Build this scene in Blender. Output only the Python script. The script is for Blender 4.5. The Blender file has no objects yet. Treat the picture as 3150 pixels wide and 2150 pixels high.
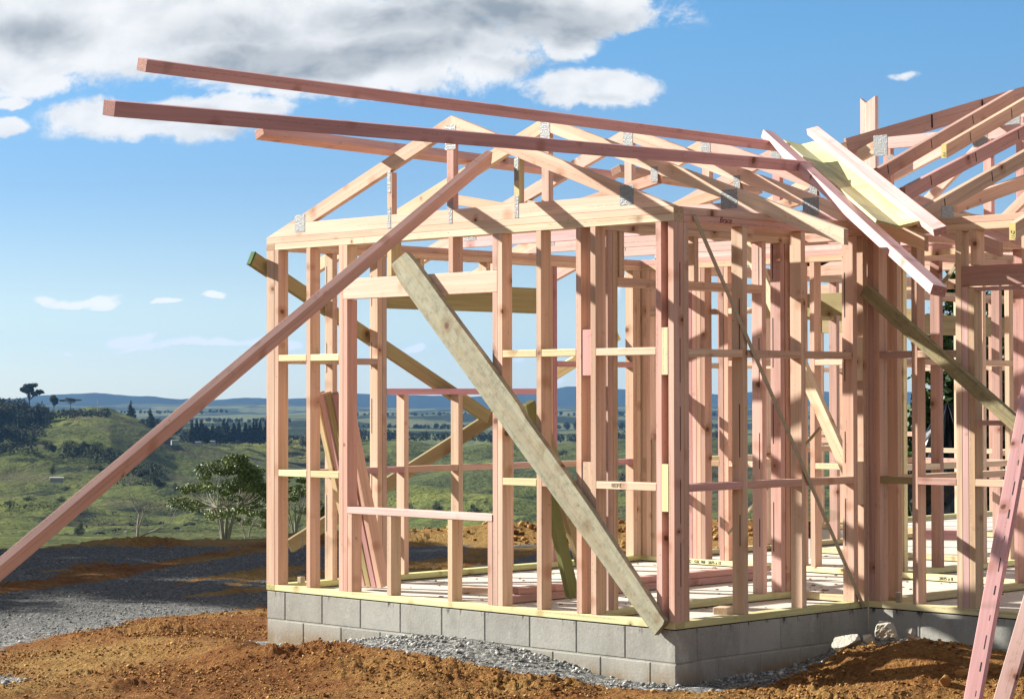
import bpy, math, random
import numpy as np
from mathutils import Vector, Matrix
random.seed(7); rng = np.random.default_rng(11)
sc = bpy.context.scene
COL = sc.collection
R = math.radians

# ------------------------------------------------------------------ camera
CP = np.array([8.472659, -9.857281, 1.390178]); YAW, PIT, ROL, F = -0.783285, 0.019705, -0.00178, 6792.596
_fw = np.array([math.sin(YAW)*math.cos(PIT), math.cos(YAW)*math.cos(PIT), math.sin(PIT)])
_r = np.array([math.cos(YAW), -math.sin(YAW), 0.0]); _u = np.cross(_r, _fw)
_r2 = _r*math.cos(ROL)+_u*math.sin(ROL); _u2 = -_r*math.sin(ROL)+_u*math.cos(ROL)
cd = bpy.data.cameras.new('camera'); cam = bpy.data.objects.new('camera', cd); COL.objects.link(cam)
cd.sensor_width = 36; cd.lens = F/3150*36; cd.clip_start = .1; cd.clip_end = 60000
cam.matrix_world = Matrix(((_r2[0], _u2[0], -_fw[0], CP[0]), (_r2[1], _u2[1], -_fw[1], CP[1]), (_r2[2], _u2[2], -_fw[2], CP[2]), (0, 0, 0, 1)))
sc.camera = cam
def at(px, py, ax, v):          # a point seen in the photograph, taken on the real plane it lies in
    d = _fw*F+_r2*(px-1575)+_u2*(1075-py); i = 'xyz'.index(ax)
    return CP+d*((v-CP[i])/d[i])
def along(px, py, depth):       # the same at a known distance from the camera
    d = _fw*F+_r2*(px-1575)+_u2*(1075-py); return CP+d*(depth/F)

# ------------------------------------------------------------------ node helpers
class NT:
    def __init__(s, nt): s.nt = nt; s.n = nt.nodes; s.l = nt.links
    def new(s, t, **k):
        o = s.n.new(t)
        for a, b in k.items(): setattr(o, a, b)
        return o
    def link(s, a, b): s.l.new(a, b)
    def put(s, sock, v):
        if v is None: return
        if hasattr(v, 'is_linked') or hasattr(v, 'links'): s.l.new(v, sock)
        else: sock.default_value = v
    def math(s, op, a, b=None, c=None, clamp=False):
        o = s.new('ShaderNodeMath', operation=op); o.use_clamp = clamp
        s.put(o.inputs[0], a); s.put(o.inputs[1], b); s.put(o.inputs[2], c); return o.outputs[0]
    def vmath(s, op, a, b=None, sc_=None):
        o = s.new('ShaderNodeVectorMath', operation=op); s.put(o.inputs[0], a); s.put(o.inputs[1], b)
        if sc_ is not None: s.put(o.inputs[3], sc_)
        return o.outputs[1] if op in ('DOT_PRODUCT', 'LENGTH') else o.outputs[0]
    def noise(s, vec, scale, detail=4, rough=.55, dist=0, out=0):
        o = s.new('ShaderNodeTexNoise'); s.put(o.inputs['Vector'], vec); s.put(o.inputs['Scale'], scale)
        s.put(o.inputs['Detail'], detail); s.put(o.inputs['Roughness'], rough); s.put(o.inputs['Distortion'], dist); return o.outputs[out]
    def voro(s, vec, scale, out=0, feature='F1'):
        o = s.new('ShaderNodeTexVoronoi', feature=feature); s.put(o.inputs['Vector'], vec); s.put(o.inputs['Scale'], scale); return o.outputs[out]
    def ramp(s, fac, stops, interp='LINEAR'):
        o = s.new('ShaderNodeValToRGB'); o.color_ramp.interpolation = interp; e = o.color_ramp.elements
        while len(e) < len(stops): e.new(.5)
        for k, (p, c) in enumerate(stops):
            e[k].position = p; e[k].color = (c, c, c, 1) if isinstance(c, (int, float)) else (*c, 1)
        s.put(o.inputs[0], fac); return o.outputs[0]
    def mix(s, fac, a, b, mode='MIX'):
        o = s.new('ShaderNodeMix', data_type='RGBA', blend_type=mode); s.put(o.inputs[0], fac)
        for i, v in ((6, a), (7, b)):
            if isinstance(v, tuple) and len(v) == 3: v = (*v, 1)
            s.put(o.inputs[i], v)
        return o.outputs[2]
    def sstep(s, v, a, b, lo=0., hi=1.):
        o = s.new('ShaderNodeMapRange', interpolation_type='SMOOTHSTEP'); s.put(o.inputs[0], v)
        for i, q in ((1, a), (2, b), (3, lo), (4, hi)): s.put(o.inputs[i], q)
        return o.outputs[0]
    def mapping(s, vec, scale=(1, 1, 1), loc=(0, 0, 0)):
        o = s.new('ShaderNodeMapping'); s.put(o.inputs[0], vec); o.inputs['Scale'].default_value = scale; o.inputs['Location'].default_value = loc; return o.outputs[0]
    def bump(s, h, strength=.3, dist=.01):
        o = s.new('ShaderNodeBump'); s.put(o.inputs['Height'], h); o.inputs['Strength'].default_value = strength; o.inputs['Distance'].default_value = dist; return o.outputs[0]
def newmat(name, rough=.75, spec=.3):
    m = bpy.data.materials.new(name); m.use_nodes = True; t = NT(m.node_tree); b = m.node_tree.nodes['Principled BSDF']
    b.inputs['Roughness'].default_value = rough; b.inputs['Specular IOR Level'].default_value = spec
    return m, t, b
def local_vec(t):
    tc = t.new('ShaderNodeTexCoord'); oi = t.new('ShaderNodeObjectInfo')
    off = t.new('ShaderNodeCombineXYZ'); t.put(off.inputs[0], t.math('MULTIPLY', oi.outputs['Random'], 37.)); t.put(off.inputs[1], t.math('MULTIPLY', oi.outputs['Random'], 11.)); t.put(off.inputs[2], t.math('MULTIPLY', oi.outputs['Random'], 5.))
    return t.vmath('ADD', tc.outputs['Object'], off.outputs[0]), oi, tc

# ------------------------------------------------------------------ materials
def wood(name, weather=0.):
    m, t, b = newmat(name, .72, .25)
    v, oi, tc = local_vec(t)
    base = oi.outputs['Color']
    warp = t.vmath('ADD', v, t.vmath('SCALE', t.noise(t.mapping(v, (1.2, 8, 8)), 1., 2, .5, 0, 1), None, .05))
    g1 = t.noise(t.mapping(warp, (1.3, 55, 55)), 1., 5, .6)
    g2 = t.noise(t.mapping(warp, (.7, 16, 16)), 1., 3, .5, .6)
    big = t.noise(t.mapping(v, (.9, 3, 3)), 1., 2, .5)
    f = t.math('ADD', t.math('MULTIPLY', t.math('SUBTRACT', g1, .5), .6 if not weather else .9), t.math('MULTIPLY', t.math('SUBTRACT', g2, .5), .55))
    f = t.math('ADD', f, t.math('MULTIPLY', t.math('SUBTRACT', big, .5), .3))
    val = t.math('ADD', f, 1.)
    col = t.mix(1., base, t.ramp(t.math('MULTIPLY', val, .5), [(0., (0., 0., 0.)), (1., (2., 2., 2.))]), 'MULTIPLY')
    rw = t.sstep(t.noise(t.mapping(v, (.7, 9, 9), (3, 1, 2)), 1., 3, .5), .5, .68, 0., .3)
    col = t.mix(rw, col, t.mix(1., base, (.8, .55, .45), 'MULTIPLY'))
    vo_ = t.new('ShaderNodeTexVoronoi'); t.put(vo_.inputs['Vector'], t.mapping(warp, (1., .85, .85))); vo_.inputs['Scale'].default_value = 5.; sc1 = t.new('ShaderNodeSeparateColor'); t.put(sc1.inputs[0], vo_.outputs[1])
    kd = t.math('DIVIDE', vo_.outputs[0], t.math('ADD', t.math('MULTIPLY', sc1.outputs[0], 1.5), .35))
    kn = t.sstep(kd, .04, .085, .85, 0.); ring = t.sstep(kd, .085, .22, .6, 0.)
    col = t.mix(ring, col, t.mix(1., base, (.62, .45, .34), 'MULTIPLY')); col = t.mix(kn, col, (.11, .045, .025))
    nail = t.voro(t.mapping(v, (1., 1., 1.), (9, 2, 4)), 7.); col = t.mix(t.sstep(nail, .022, .035, .8, 0.), col, (.06, .03, .025))
    # green / dark mill marks
    st = t.noise(t.mapping(v, (3.5, 1.2, 1.2), (7, 7, 1)), 1., 2, .5); col = t.mix(t.sstep(st, .7, .74, .22, 0.) if False else t.sstep(st, .69, .75, 0., .35), col, (.16, .13, .08))
    sp_ = t.new('ShaderNodeSeparateXYZ'); t.put(sp_.inputs[0], tc.outputs['Object'])
    band = t.math('MULTIPLY', t.math('MAXIMUM', t.math('LESS_THAN', t.math('ABSOLUTE', t.math('ADD', sp_.outputs[1], .011)), .0045), t.math('LESS_THAN', t.math('ABSOLUTE', t.math('SUBTRACT', sp_.outputs[2], .009)), .0045)), t.sstep(t.noise(t.mapping(v, (110, 300, 300)), 1., 1, .5), .5, .56, 0., .4))
    band = t.math('MULTIPLY', band, t.sstep(t.noise(t.mapping(v, (1.1, .1, .1)), 1., 1, .5), .5, .52)); col = t.mix(band, col, (.14, .08, .06))
    mud = t.noise(v, 9., 5, .7); col = t.mix(t.sstep(mud, .60, .72, 0., .30), col, (.25, .15, .09))
    if weather:
        w1 = t.noise(v, 22., 6, .7); w2 = t.noise(t.mapping(v, (1, 5, 5)), 4., 4, .6)
        col = t.mix(t.sstep(w1, .45, .7, 0., .55), col, (.13, .12, .075)); col = t.mix(t.sstep(w2, .5, .75, 0., .5), col, (.42, .36, .2))
    # end grain darker, sawn
    nrm = t.new('ShaderNodeSeparateXYZ'); t.put(nrm.inputs[0], tc.outputs['Normal'])
    endf = t.math('GREATER_THAN', t.math('ABSOLUTE', nrm.outputs[0]), .8)
    rings = t.noise(t.mapping(v, (0.01, 1, 1)), 120., 2, .5)
    col = t.mix(t.math('MULTIPLY', endf, .85), col, t.mix(1., base, t.ramp(rings, [(.3, (.38, .3, .26)), (.7, (.8, .7, .6))]), 'MULTIPLY'))
    t.put(b.inputs['Base Color'], col)
    t.put(b.inputs['Normal'], t.bump(t.math('ADD', g1, t.math('MULTIPLY', t.noise(v, 90. if weather else 160., 3, .7), 1.2 if weather else .4)), .45 if weather else .22, .004 if weather else .0015))
    return m
WOOD = wood('sawn_timber'); WEATH = wood('weathered_timber', 1.)

def mk_zinc():
    m, t, b = newmat('galvanised_steel', .42, .5); b.inputs['Metallic'].default_value = .1
    v, oi, tc = local_vec(t)
    vo = t.voro(t.mapping(v, (75, 75, 140)), 1.); col = t.ramp(vo, [(.2, (.20, .215, .225)), (.7, (.34, .365, .375))])
    t.put(b.inputs['Base Color'], col); t.put(b.inputs['Normal'], t.bump(vo, .6, .003)); return m
ZINC = mk_zinc()
def mk_plain(name, c, rough=.6, n=.15, metal=0, scale=30):
    m, t, b = newmat(name, rough, .4); b.inputs['Metallic'].default_value = metal; v, oi, tc = local_vec(t)
    k = t.noise(v, scale, 4, .6); t.put(b.inputs['Base Color'], t.mix(t.math('MULTIPLY', k, n*2), tuple(c), tuple(q*.45 for q in c)))
    t.put(b.inputs['Normal'], t.bump(k, .15, .002)); return m
STRAP = mk_plain('strap_steel', (.55, .46, .32), .6, .5, .15, 60); INK = mk_plain('ink', (.012, .012, .012), .7, .1)
REDINK = mk_plain('red_pencil', (.16, .015, .015), .7, .1); BLACKPL = mk_plain('black_polythene', (.012, .013, .014), .22, .3, 0, 6)
WHITEPL = mk_plain('white_pvc', (.72, .72, .7), .4, .2); DPC = mk_plain('bitumen_strip', (.012, .012, .012), .8, .2)
YPAINT = mk_plain('yellow_tag_paint', (.72, .6, .2), .7, .3, 0, 25); GREENEND = mk_plain('green_end_seal', (.035, .12, .012), .8, .4, 0, 25)

def mk_block():
    m, t, b = newmat('concrete_block', .92, .15)
    tc = t.new('ShaderNodeTexCoord'); v = tc.outputs['Object']; at_ = t.new('ShaderNodeAttribute', attribute_name='tone')
    n1 = t.noise(v, 4., 5, .65); n2 = t.noise(v, 60., 4, .7); n3 = t.noise(t.mapping(v, (14, 14, 3)), 1., 4, .6)
    val = t.math('ADD', t.math('MULTIPLY', n1, .5), t.math('ADD', t.math('MULTIPLY', n2, .3), t.math('MULTIPLY', at_.outputs['Fac'], .22)))
    col = t.ramp(val, [(.25, (.25, .25, .23)), (.5, (.375, .375, .345)), (.8, (.50, .495, .455))])
    col = t.mix(t.sstep(n3, .55, .75, 0., .35), col, (.30, .30, .27))
    sp = t.new('ShaderNodeSeparateXYZ'); t.put(sp.inputs[0], v)
    drip = t.math('MULTIPLY', t.sstep(sp.outputs[2], -.05, -.005), t.sstep(t.noise(t.mapping(v, (9, 9, 2)), 1., 5, .8), .55, .62))
    col = t.mix(drip, col, (.06, .06, .055))
    low = t.math('MULTIPLY', t.sstep(sp.outputs[2], -.16, -.34), t.sstep(n1, .3, .6)); col = t.mix(t.math('MULTIPLY', low, .8), col, (.23, .155, .08)); smear = t.noise(v, 7., 6, .75); col = t.mix(t.sstep(smear, .56, .66, 0., .45), col, (.50, .49, .45)); stn = t.noise(t.mapping(v, (3, 3, 1.2), (8, 3, 1)), 1., 6, .7); col = t.mix(t.sstep(stn, .5, .7, 0., .5), col, (.22, .215, .195))
    pit = t.voro(v, 85.); col = t.mix(t.sstep(pit, .1, .2, .6, 0.), col, (.12, .12, .11))
    t.put(b.inputs['Base Color'], col); t.put(b.inputs['Normal'], t.bump(t.math('ADD', n2, t.math('MULTIPLY', n3, .6)), .5, .004)); return m
BLOCK = mk_block()
def mk_slab():
    m, t, b = newmat('slab_concrete', .85, .2); tc = t.new('ShaderNodeTexCoord'); v = tc.outputs['Object']
    n1 = t.noise(v, 1.4, 5, .6); n2 = t.noise(v, 35., 3, .6)
    col = t.ramp(t.math('ADD', t.math('MULTIPLY', n1, .8), t.math('MULTIPLY', n2, .25)), [(.3, (.56, .53, .46)), (.7, (.74, .70, .62))])
    col = t.mix(t.sstep(t.voro(v, 23.), .05, .09, .7, 0.), col, (.12, .09, .07))
    t.put(b.inputs['Base Color'], col); t.put(b.inputs['Normal'], t.bump(n2, .2, .003)); return m
SLAB = mk_slab()
def mk_ground():
    m, t, b = newmat('earth_and_gravel', .97, .1)
    g = t.new('ShaderNodeNewGeometry'); v = g.outputs['Position']; a = t.new('ShaderNodeAttribute', attribute_name='gravel'); a2 = t.new('ShaderNodeAttribute', attribute_name='ochre')
    n1 = t.noise(v, 3., 6, .7); n2 = t.noise(v, 26., 5, .75); n3 = t.noise(v, .8, 4, .6)
    soil = t.ramp(t.math('ADD', t.math('MULTIPLY', n1, .45), t.math('MULTIPLY', n2, .55)), [(.3, (.085, .032, .012)), (.46, (.21, .085, .027)), (.58, (.34, .165, .052)), (.72, (.50, .30, .11))])
    oc = t.ramp(n2, [(.3, (.19, .10, .03)), (.5, (.40, .245, .08)), (.7, (.58, .41, .17))])
    soil = t.mix(t.math('MULTIPLY', a2.outputs['Fac'], t.sstep(n3, .4, .6, .5, 1.)), soil, oc)
    vs = t.voro(v, 42., 1); sv = t.new('ShaderNodeSeparateColor'); t.put(sv.inputs[0], vs); vd = t.voro(v, 42., 0)
    grav = t.ramp(sv.outputs[0], [(0., (.13, .135, .135)), (.5, (.30, .31, .305)), (1., (.56, .56, .53))])
    grav = t.mix(t.sstep(vd, .5, .85, 0., .6), grav, (.05, .052, .05)); spx = t.new('ShaderNodeSeparateXYZ'); t.put(spx.inputs[0], v); grav = t.mix(t.sstep(spx.outputs[0], -4.6, -7.5, 0., .55), grav, (.07, .072, .072))
    f = t.math('ADD', a.outputs['Fac'], t.math('MULTIPLY', t.math('SUBTRACT', t.noise(v, 9., 5, .7), .5), .9))
    fac = t.sstep(f, .42, .58); col = t.mix(fac, soil, grav)
    t.put(b.inputs['Base Color'], col)
    h = t.math('ADD', t.math('MULTIPLY', n2, 1.4), t.math('ADD', t.math('MULTIPLY', t.noise(v, 90., 3, .7), .6), t.math('MULTIPLY', vd, -.6)))
    t.put(b.inputs['Normal'], t.bump(h, 1., .035)); return m
GROUND = mk_ground()
def mk_stone(name, c0, c1, c2):
    m, t, b = newmat(name, .95, .12); a = t.new('ShaderNodeAttribute', attribute_name='tone'); g = t.new('ShaderNodeNewGeometry')
    n = t.noise(g.outputs['Position'], 70., 3, .7)
    t.put(b.inputs['Base Color'], t.ramp(t.math('ADD', t.math('MULTIPLY', a.outputs['Fac'], .75), t.math('MULTIPLY', n, .25)), [(.1, c0), (.5, c1), (.9, c2)])); t.put(b.inputs['Normal'], t.bump(n, .6, .006)); return m
SGRAV = mk_stone('crushed_rock', (.15, .155, .155), (.33, .34, .33), (.60, .60, .57)); SSOIL = mk_stone('soil_clods', (.11, .042, .015), (.28, .13, .045), (.52, .34, .13))
SYARD = mk_stone('yard_gravel', (.10, .10, .10), (.21, .215, .21), (.40, .40, .38)); ROCK = mk_stone('pale_concrete_rubble', (.26, .25, .22), (.42, .405, .35), (.55, .53, .46))
def mk_hills():
    m, t, b = newmat('pasture', 1., .05); g = t.new('ShaderNodeNewGeometry'); v = g.outputs['Position']; far = t.new('ShaderNodeAttribute', attribute_name='far')
    n0 = t.noise(v, .0028, 5, .6); n1 = t.noise(v, .011, 6, .65); n2 = t.noise(v, .06, 5, .7); n3 = t.noise(v, .3, 4, .7)
    col = t.ramp(t.math('ADD', t.math('MULTIPLY', n0, .5), t.math('MULTIPLY', n1, .5)), [(.34, (.05, .06, .02)), (.46, (.08, .095, .028)), (.56, (.125, .145, .036)), (.68, (.22, .23, .05))])
    col = t.mix(t.sstep(t.noise(t.mapping(v, (1, 1, 2), (500, 0, 0)), .007, 6, .7), .5, .62, 0., .7), col, (.085, .075, .04))
    col = t.mix(t.math('MULTIPLY', t.sstep(n2, .54, .66), .45), col, (.045, .055, .02))
    col = t.mix(t.math('MULTIPLY', t.sstep(n3, .55, .7), .22), col, (.03, .045, .014))
    scrub = t.noise(t.mapping(v, (1, 1, 3), (40, 10, 0)), .02, 6, .7); col = t.mix(t.sstep(scrub, .56, .62, 0., .8), col, (.018, .025, .012))
    bands = t.noise(t.mapping(v, (1, 1, 1), (900, 100, 0)), .0016, 6, .65); colf = t.ramp(bands, [(.38, (.018, .03, .018)), (.47, (.03, .045, .022)), (.5, (.14, .15, .07)), (.62, (.12, .14, .05)), (.68, (.03, .04, .02))])
    col = t.mix(far.outputs['Fac'], col, colf); mt = t.new('ShaderNodeAttribute', attribute_name='range'); col = t.mix(mt.outputs['Fac'], col, (.02, .032, .025))
    t.put(b.inputs['Base Color'], col); t.put(b.inputs['Normal'], t.bump(t.math('ADD', n2, t.math('ADD', t.math('MULTIPLY', n3, .3), t.math('MULTIPLY', t.noise(v, .018, 5, .6), 2.5))), .8, 6.)); return m
HILL = mk_hills()
def mk_leaf(name, c0, c1, c2, gloss=.5):
    m, t, b = newmat(name, gloss, .5); a = t.new('ShaderNodeAttribute', attribute_name='tone')
    t.put(b.inputs['Base Color'], t.ramp(a.outputs['Fac'], [(0., c0), (.5, c1), (1., c2)])); b.inputs['Transmission Weight'].default_value = 0
    return m
LEAF = mk_leaf('glossy_leaves', (.045, .07, .014), (.11, .16, .028), (.24, .28, .06), .55); DARKLEAF = mk_leaf('dark_foliage', (.012, .02, .008), (.028, .04, .014), (.055, .07, .022), .95)
MIDLEAF = mk_leaf('olive_foliage', (.03, .04, .015), (.06, .075, .025), (.10, .11, .04), .7); NEEDLE = mk_leaf('conifer_foliage', (.018, .04, .01), (.05, .095, .018), (.11, .17, .035), .6)
BARK = mk_plain('pale_bark', (.42, .39, .32), .9, .6, 0, 8); DBARK = mk_plain('dark_bark', (.1, .08, .06), .9, .6, 0, 3)
CATTLE = mk_plain('dark_hide', (.02, .017, .015), .8, .3); WOOL = mk_plain('wool', (.45, .41, .32), .95, .3)
IRON = mk_plain('corrugated_roofing', (.3, .32, .33), .5, .2, .3); WALLP = mk_plain('weatherboard', (.6, .58, .52), .8, .2)

# ------------------------------------------------------------------ object helpers
def props(o, label=None, cat=None, group=None, kind=None):
    if label: o['label'] = label
    if cat: o['category'] = cat
    if group: o['group'] = group
    if kind: o['kind'] = kind
    return o
def thing(name, label, cat, loc=(0, 0, 0), group=None):
    o = bpy.data.objects.new(name, None); COL.objects.link(o); o.location = loc; o.empty_display_size = .2
    return props(o, label, cat, group)
def mobj(name, verts, faces, mat, parent=None, mw=None, tone=None, smooth=False):
    me = bpy.data.meshes.new(name)
    if isinstance(verts, np.ndarray) and isinstance(faces, np.ndarray):
        nf, k = faces.shape; me.vertices.add(len(verts)); me.vertices.foreach_set('co', verts.astype('f').ravel())
        me.loops.add(nf*k); me.loops.foreach_set('vertex_index', faces.astype('i').ravel())
        me.polygons.add(nf); me.polygons.foreach_set('loop_start', np.arange(0, nf*k, k, dtype='i')); me.polygons.foreach_set('loop_total', np.full(nf, k, dtype='i')); me.update(calc_edges=True)
    else:
        me.from_pydata([tuple(v) for v in verts], [], [tuple(f) for f in faces]); me.update()
    if smooth: me.polygons.foreach_set('use_smooth', [True]*len(me.polygons))
    me.materials.append(mat)
    if tone is not None: attr(me, 'tone', tone)
    o = bpy.data.objects.new(name, me); COL.objects.link(o)
    if mw is not None: o.matrix_world = mw
    if parent is not None: setpar(o, parent)
    return o
def attr(me, name, vals):
    a = me.attributes.new(name, 'FLOAT', 'POINT'); a.data.foreach_set('value', np.asarray(vals, 'f'))
def setpar(o, p):
    mw = o.matrix_world.copy(); o.parent = p; pm = Matrix.LocRotScale(p.location, p.rotation_euler, p.scale) if p.parent is None else (PM.get(p.name) or Matrix())
    o.matrix_parent_inverse = Matrix(); o.matrix_basis = pm.inverted() @ mw; PM[o.name] = mw
PM = {}
_box = {}
def boxmesh(L, w, d, mat, bev=.0022):
    key = (round(L, 3), round(w, 4), round(d, 4), mat.name)
    if key in _box: return _box[key]
    b = min(bev, w*.3, d*.3); h = (L/2, w/2, d/2); V = []; idx = {}
    for sx in (-1, 1):
        for sy in (-1, 1):
            for sz in (-1, 1):
                for ax in range(3):
                    p = [sx*h[0], sy*h[1], sz*h[2]]
                    for k in range(3):
                        if k != ax: p[k] -= (sx, sy, sz)[k]*b
                    idx[(sx, sy, sz, ax)] = len(V); V.append(p)
    Fc = []
    for ax in range(3):
        o1, o2 = [k for k in range(3) if k != ax]
        for s in (-1, 1):
            f = []
            for (a, c) in ((-1, -1), (1, -1), (1, 1), (-1, 1)):
                q = [0, 0, 0]; q[ax] = s; q[o1] = a; q[o2] = c; f.append(idx[(*q, ax)])
            Fc.append(f)
        for a in (-1, 1):      # edges along axis ax
            for c in (-1, 1):
                q0 = [0]*3; q1 = [0]*3; q0[ax] = -1; q1[ax] = 1
                for q in (q0, q1): q[o1] = a; q[o2] = c
                Fc.append([idx[(*q0, o1)], idx[(*q1, o1)], idx[(*q1, o2)], idx[(*q0, o2)]])
    for sx in (-1, 1):
        for sy in (-1, 1):
            for sz in (-1, 1): Fc.append([idx[(sx, sy, sz, k)] for k in range(3)])
    # consistent outward winding (convex solid)
    out = []
    for f in Fc:
        P = [Vector(V[i]) for i in f]; n = (P[1]-P[0]).cross(P[2]-P[0]); c = sum(P, Vector())/len(P)
        out.append(f if n.dot(c) > 0 else f[::-1])
    me = bpy.data.meshes.new('timber'); me.from_pydata(V, [], out); me.update(); me.materials.append(mat); _box[key] = me; return me
PAL = {'s': (.64, .435, .325), 'p': (.63, .41, .355), 'c': (.77, .59, .44), 'g': (.66, .60, .34), 'o': (.36, .29, .15), 'w': (.37, .35, .26), 'm': (.50, .315, .27), 'l': (.76, .58, .45), 'k': (.70, .49, .45), 'y': (.74, .69, .40)}
def color(o, c):
    c = PAL[c] if isinstance(c, str) else c; j = 1+random.uniform(-.11, .09); k = random.gauss(0, .07)
    o.color = (min(c[0]*j, 1), min(c[1]*j*(1+k), 1), min(c[2]*j*(1+k*(.6 if random.random() < .6 else -.4)), 1), 1)
def place(name, me, mw, parent, c=None):
    o = bpy.data.objects.new(name, me); COL.objects.link(o); o.matrix_world = mw
    if parent is not None: setpar(o, parent)
    if c is not None: color(o, c)
    return o
def bx(name, parent, x0, x1, y0, y1, z0, z1, c='s', mat=None, bev=.0022):
    mat = mat or WOOD; d = [x1-x0, y1-y0, z1-z0]; ctr = Vector(((x0+x1)/2, (y0+y1)/2, (z0+z1)/2)); a = max(range(3), key=lambda i: d[i])
    o1, o2 = {0: (1, 2), 1: (2, 0), 2: (0, 1)}[a]; me = boxmesh(d[a], d[o1], d[o2], mat, bev); M = Matrix.Identity(3)
    for k, ax in enumerate((a, o1, o2)):
        for r_ in range(3): M[r_][k] = 1. if r_ == ax else 0.
    return place(name, me, Matrix.Translation(ctr) @ M.to_4x4(), parent, c)
def beam(name, parent, p0, p1, w, d, c='s', up=(0, 0, 1), mat=None, ext=(0, 0), bev=.0022):
    mat = mat or WOOD; p0 = Vector(p0); p1 = Vector(p1); X = (p1-p0).normalized(); p0 = p0-X*ext[0]; p1 = p1+X*ext[1]
    U = Vector(up); Z = (U-X*U.dot(X)).normalized(); Y = Z.cross(X); me = boxmesh((p1-p0).length, w, d, mat, bev)
    M = Matrix((X, Y, Z)).transposed().to_4x4(); return place(name, me, Matrix.Translation((p0+p1)/2) @ M, parent, c)
def rafter(name, parent, pts, origin, U, V, thick, c, mat=None):
    """flat polygon pts (u along, v across) in the plane (U,V) through origin, given thickness; local X runs along U."""
    mat = mat or WOOD; U = Vector(U).normalized(); V = Vector(V); V = (V-U*V.dot(U)).normalized(); N = U.cross(V); n = len(pts)
    cu = sum(p[0] for p in pts)/n; cv = sum(p[1] for p in pts)/n
    vs = [(p[0]-cu, p[1]-cv, -thick/2) for p in pts]+[(p[0]-cu, p[1]-cv, thick/2) for p in pts]
    a = sum(pts[i][0]*pts[(i+1) % n][1]-pts[(i+1) % n][0]*pts[i][1] for i in range(n))
    fs = [list(range(n))[::-1], list(range(n, 2*n))]+[[i, (i+1) % n, n+(i+1) % n, n+i] for i in range(n)]
    if a < 0: fs = [f[::-1] for f in fs]
    M = Matrix((U, V, N)).transposed().to_4x4(); o = Vector(origin)+U*cu+V*cv
    ob = mobj(name, vs, fs, mat, parent, Matrix.Translation(o) @ M); color(ob, c); return ob
def poly_xz(name, parent, pts, y0, y1, c, udir):
    """polygon of (x,z) points extruded from y0 to y1, grain along udir=(ux,uz)"""
    U = Vector((udir[0], 0, udir[1])).normalized(); V = Vector((-U.z, 0, U.x)); q = [(p[0]*U.x+p[1]*U.z, p[0]*V.x+p[1]*V.z) for p in pts]
    return rafter(name, parent, q, (0, (y0+y1)/2, 0), U, V, y1-y0, c)
def poly_yz(name, parent, pts, x0, x1, c, udir):
    U = Vector((0, udir[0], udir[1])).normalized(); V = Vector((0, -U.z, U.y)); q = [(p[0]*U.y+p[1]*U.z, p[0]*V.y+p[1]*V.z) for p in pts]
    return rafter(name, parent, q, ((x0+x1)/2, 0, 0), U, V, x1-x0, c)
def text(name, body, parent, loc, xdir, zdir, size, mat, shear=.15, thick=.0008):
    cu = bpy.data.curves.new('t', 'FONT'); cu.body = body; cu.size = size; cu.shear = shear; cu.extrude = thick; cu.resolution_u = 2; cu.offset = size*.008
    ob = bpy.data.objects.new('t', cu); COL.objects.link(ob); dg = bpy.context.evaluated_depsgraph_get(); me = bpy.data.meshes.new_from_object(ob.evaluated_get(dg)); bpy.data.objects.remove(ob)
    X = Vector(xdir).normalized(); Z = Vector(zdir).normalized(); N = X.cross(Z); me.materials.clear(); me.materials.append(mat)
    return place(name, me, Matrix.Translation(loc) @ Matrix((X, Z, N)).transposed().to_4x4(), parent)
def ink(parent, x, y, z0, z1, face='y', w=.006):
    if face == 'y': return bx('ink_line', parent, x-w/2, x+w/2, y-.0012, y+.0002, z0, z1, None, INK, .0003)
    return bx('ink_line', parent, x-.0002, x+.0012, y-w/2, y+w/2, z0, z1, None, INK, .0003)

# ------------------------------------------------------------------ wall frames
TP, PT = 2.40, .045
SHORT = .0
def plates_x(p, x0, x1, y0, y1, cb='g', ct='s', double=True, z=TP):
    b = bx('bottom_plate', p, x0, x1, y0, y1, .004, PT, cb)
    bx('top_plate', p, x0, x1, y0, y1, z, z+.045, ct)
    if double: bx('top_plate', p, x0, x1, y0+.001, y1-.001, z+.0455, z+.09, ct)
    return b
def stud_x(p, x, y0, y1, c='s', z0=PT, z1=TP, name='stud', ink_=False):  # 45 wide in x
    s = bx(name, p, x, x+.045, y0, y1, z0+.0005, z1-.0005, c)
    return s
def stud_y(p, y, x0, x1, c='s', z0=PT, z1=TP, name='stud', inks=0):      # 45 wide in y, 90 wide in x
    s = bx(name, p, x0, x1, y, y+.045, z0+.0005, z1-.0005, c)
    if inks:
        xx = x0+random.choice((.25, .7))*(x1-x0); z = random.uniform(.25, .5)
        while z < 2.2:
            L = random.uniform(.18, .34); bx('ink_line', s, xx-.003, xx+.003, y-.0012, y+.0002, z, z+L, None, INK, .0003); z += L+random.uniform(.2, .4)
    return s

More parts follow.
